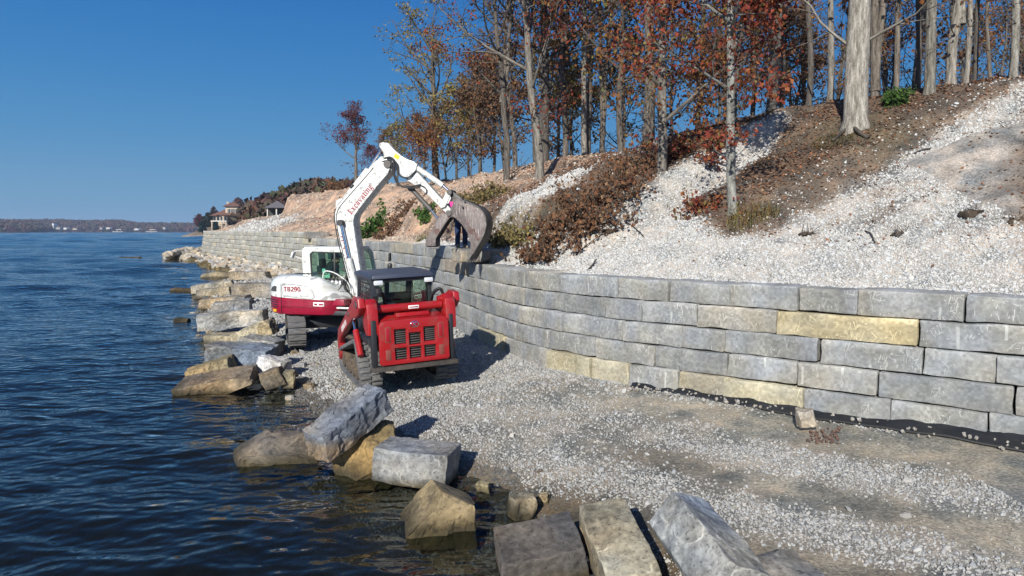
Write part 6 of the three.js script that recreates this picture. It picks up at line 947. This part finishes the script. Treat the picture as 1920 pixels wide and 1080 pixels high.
  { const xs = lines([[ptX(300), 2], [ptX(640)]]), zs = lines([[-470, 6], [-330, 3], [-300]]); const g = sheet(xs, zs, (x, z) => { const t = (x - ptX(352)) / (ptX(470) - ptX(352)), e = sstep(-.03, .55, t), zr = sstep(-308, -322, z); const y = -1 + zr * (sstep(-.08, .12, t) * 1.7 + e * 4 + sstep(.5, 1.6, t) * 9 + sstep(-330, -420, z) * e * 8) + fbm(x * .1, 1, z * .1, 3) * .5 * zr; const sh = y < 1.2 ? [.5, .45, .38] : [.30, .22, .15]; return { y, c: sh }; }, () => true); struct('point_terrain', g, M.ground, 'low wooded point of land beyond the wall'); }
  {
    const b = at(434, 430), h = thing('lake_house', 'large cream lake house with reddish hipped roofs on the wooded point', 'house', [b.x, 4.0, b.z], R(14));
    const wall = std({ color: C(.42, .345, .26), roughness: .85 }), roof = std({ color: C(.15, .072, .05), roughness: .9 }), win = std({ color: C(.03, .04, .05), roughness: .1 }), trim = std({ color: C(.55, .52, .47), roughness: .7 });
    const hip = (w, d, hh, x, y, z) => { const g = new THREE.ConeGeometry(1, hh, 4, 1); g.rotateY(Math.PI / 4); g.scale(w / 1.414, 1, d / 1.414); return toCreasedNormals(put(g, x, y + hh / 2, z), .3); };
    const bay = (x, z, r0, y0, hh) => put(new THREE.CylinderGeometry(r0, r0, hh, 8), x, y0 + hh / 2, z);
    part('wall', [bx(15, 6, 9, 0, 3, 0, .05), bx(6, 10.5, 7, 1.2, 5.2, .4, .05), bay(-2.6, 4.0, 2.3, 2.2, 4.0), bay(5.6, 4.0, 2.0, 2.2, 3.8)], wall, h);
    part('roof', [hip(17.5, 11.5, 4.2, 0, 6.05, 0), hip(8.5, 9.5, 2.4, 1.2, 10.5, .4), hip(6, 6, 1.5, -2.6, 6.25, 4.0), hip(5.2, 5.2, 1.4, 5.6, 6.05, 4.0)], roof, h);
    for (const [x, y, w, hh] of [[-.3, 8, 1.1, 2.6], [1.2, 8, 1.1, 2.6], [2.7, 8, 1.1, 2.6], [-.3, 5.3, 1.0, 1.4], [1.2, 5.3, 1, 1.4], [2.7, 5.3, 1, 1.4]]) { const f = part('window', bx(w, hh, .1, x, y, 4.0, .02), win, h); part('frame', [bx(w + .3, .16, .16, x, y + hh / 2 + .05, 4.02, .02), bx(.12, hh, .16, x, y, 4.06, .02)], trim, f); }
    for (const [cx, cz, r0] of [[-2.6, 4, 2.3], [5.6, 4, 2.0]]) for (let k = 0; k < 4; k++) { const a = -1.15 + k * .77; part('window', put(bx(.95, 2.6, .12, 0, 0, 0, .02), cx + Math.sin(a) * r0 * .96, 4.3, cz + Math.cos(a) * r0 * .96, 0, a), win, h); }
    for (const x of [-6.6, -5.2]) part('window', bx(.9, 2.4, .1, x, 4.4, 4.56, .02), win, h);
    part('chimney', bx(1, 2.4, 1, -1.4, 11.6, -1.5, .04), wall, h);
    const d0 = at(413, 432, -26), g = thing('boat_shelter', 'white flat roofed shelter on posts in front of the lake house', 'shelter', [d0.x, 2.2, d0.z], R(10)); part('roof', bx(6.6, .55, 5, 0, 5.0, 0, .05), trim, g); for (const x of [-2.9, -.6, 1.2, 3.0]) part('post', bx(.45, 4.7, .45, x, 2.4, 2, .03), wall, g); part('deck', bx(6.6, .5, 5, 0, .1, 0, .05), wall, g);
    const bo = at(420, 433, -30), bt = thing('covered_boat', 'boat under a white cover beside the flat roofed shelter', 'boat', [bo.x, 2.3, bo.z], R(4)); part('hull', prof([[-2.4, .2], [2.2, .2], [2.9, 1.0], [-2.6, 1.0]], -.9, .9, .1), trim, bt); part('cover', prof([[-2.5, 1.0], [2.6, 1.0], [1.6, 1.7], [.4, 2.0], [-1.4, 1.5]], -.8, .8, .15), hm[0], bt);
    const pv = atDepth(521, 405, 120), pg = thing('pavilion', 'open pavilion with a grey hipped roof behind the earth mound', 'pavilion', [pv.x, pv.y, pv.z], R(10)); pg.scale.setScalar(.62); part('roof', hip(6.4, 6, 2.1, 0, 2.2, 0), std({ color: C(.11, .10, .11), roughness: .9 }), pg); for (const x of [-2.4, 0, 2.4]) part('post', bx(.3, 2.2, .3, x, 1.1, 2.2, .02), trim, pg); part('wall', bx(5, 2.2, .2, 0, 1.1, -2, .02), std({ color: C(.05, .06, .06) }), pg); part('floor', bx(5.4, .6, 5.4, 0, -.35, 0, .02), wall, pg);
  }
  // woods climbing behind the house, and single trees on the point
  { const r = rng(12), spots = []; for (let k = 0; k < 1500; k++) { const px = 470 + r() * 222, d = 150 + r() * 120, top = mix(392, 338, sstep(452, 600, px)), py = mix(top + 12, 412, Math.pow(r(), 1.0)), p = atDepth(px, py, d), s = 1.6 + r() * 2.2; spots.push([p.x, p.y, p.z, s]); } woods('hillside_woods', 'autumn woods climbing the hill behind the lake house', spots, 9);
    const pos = [], idx = []; for (let i = 0; i <= 20; i++) { const px = 466 + i * 15, top = mix(402, 350, sstep(452, 600, px)); for (const [d, py] of [[150, 430], [150, 415], [270, top]]) { const p = atDepth(px, py, d); pos.push(p.x, p.y, p.z); } } for (let i = 0; i < 20; i++) for (let j = 0; j < 2; j++) { const a = i * 3 + j, b = a + 3; idx.push(a, b, a + 1, b, b + 1, a + 1); } const g = new THREE.BufferGeometry(); g.setAttribute('position', new THREE.Float32BufferAttribute(pos, 3)); g.setIndex(idx); g.computeVertexNormals(); struct('wooded_hill', g, std({ color: C(.05, .035, .025), roughness: 1, side: THREE.DoubleSide }), 'hill behind the lake house'); }
  const clump = (name, label, px, py, hpx, wpx, col, seed, dz = 0) => { const d = D + dz, p = atDepth(px, py, d), hh = hpx * d / FOC, w = wpx * d / FOC, r = rng(seed), o = blank(), wo = blank(), t = thing(name, label, 'tree', [p.x, p.y, p.z]); for (let k = 0; k < 900; k++) { const u = r(), a = r() * 6.28, rr = Math.sqrt(r()) * w / 2 * (name === 'cedar_tree' ? 1.05 - u * .85 : Math.sin(Math.PI * clamp(u * .85 + .12))), q = V(Math.cos(a) * rr, hh * (name === 'cedar_tree' ? u : .25 + u * .75), Math.sin(a) * rr); if (fbm(q.x * .6, q.y * .6, q.z * .6 + seed, 2) < -.2) continue; const k2 = .6 + r() * .8; leafInto(o, q, .9, col.map((v) => v * k2), r, .2); } tubeInto(wo, [V(0, -1, 0), V(0, hh * .4, 0), V(.2, hh * .85, 0)], [.35, .25, .08], 6, [.2, .18, .16]); part('trunk', toGeo(wo), M.bark, t); part('crown', toGeo(o), M.leaf, t); };
  clump('shade_tree', 'purple brown tree at the tip of the wooded point', 376, 430, 28, 24, [.10, .045, .05], 1); clump('cedar_tree', 'blue green cedar at the tip of the point', 380, 434, 18, 13, [.012, .035, .032], 2, -20); clump('shade_tree', 'dark green round tree left of the lake house', 391, 432, 32, 24, [.022, .030, .016], 3, -6); clump('shade_tree', 'thin bare topped tree rising behind the dark green tree', 402, 424, 35, 16, [.06, .04, .035], 4, 20); clump('cedar_tree', 'small blue green cedar before the flat roofed shelter', 405, 433, 17, 9, [.015, .05, .04], 5, -34); clump('shade_tree', 'brown round tree in front of the lake house', 437, 428, 25, 20, [.05, .035, .022], 6, -22); clump('shade_tree', 'rusty tree rising behind the lake house roof', 448, 400, 30, 22, [.11, .05, .03], 7, 60);
}
const renderer = new THREE.WebGLRenderer({ antialias: true });
renderer.setSize(1920, 1080); renderer.toneMapping = THREE.LinearToneMapping; renderer.toneMappingExposure = EXPOSURE;
renderer.shadowMap.enabled = true;
renderer.render(scene, camera);
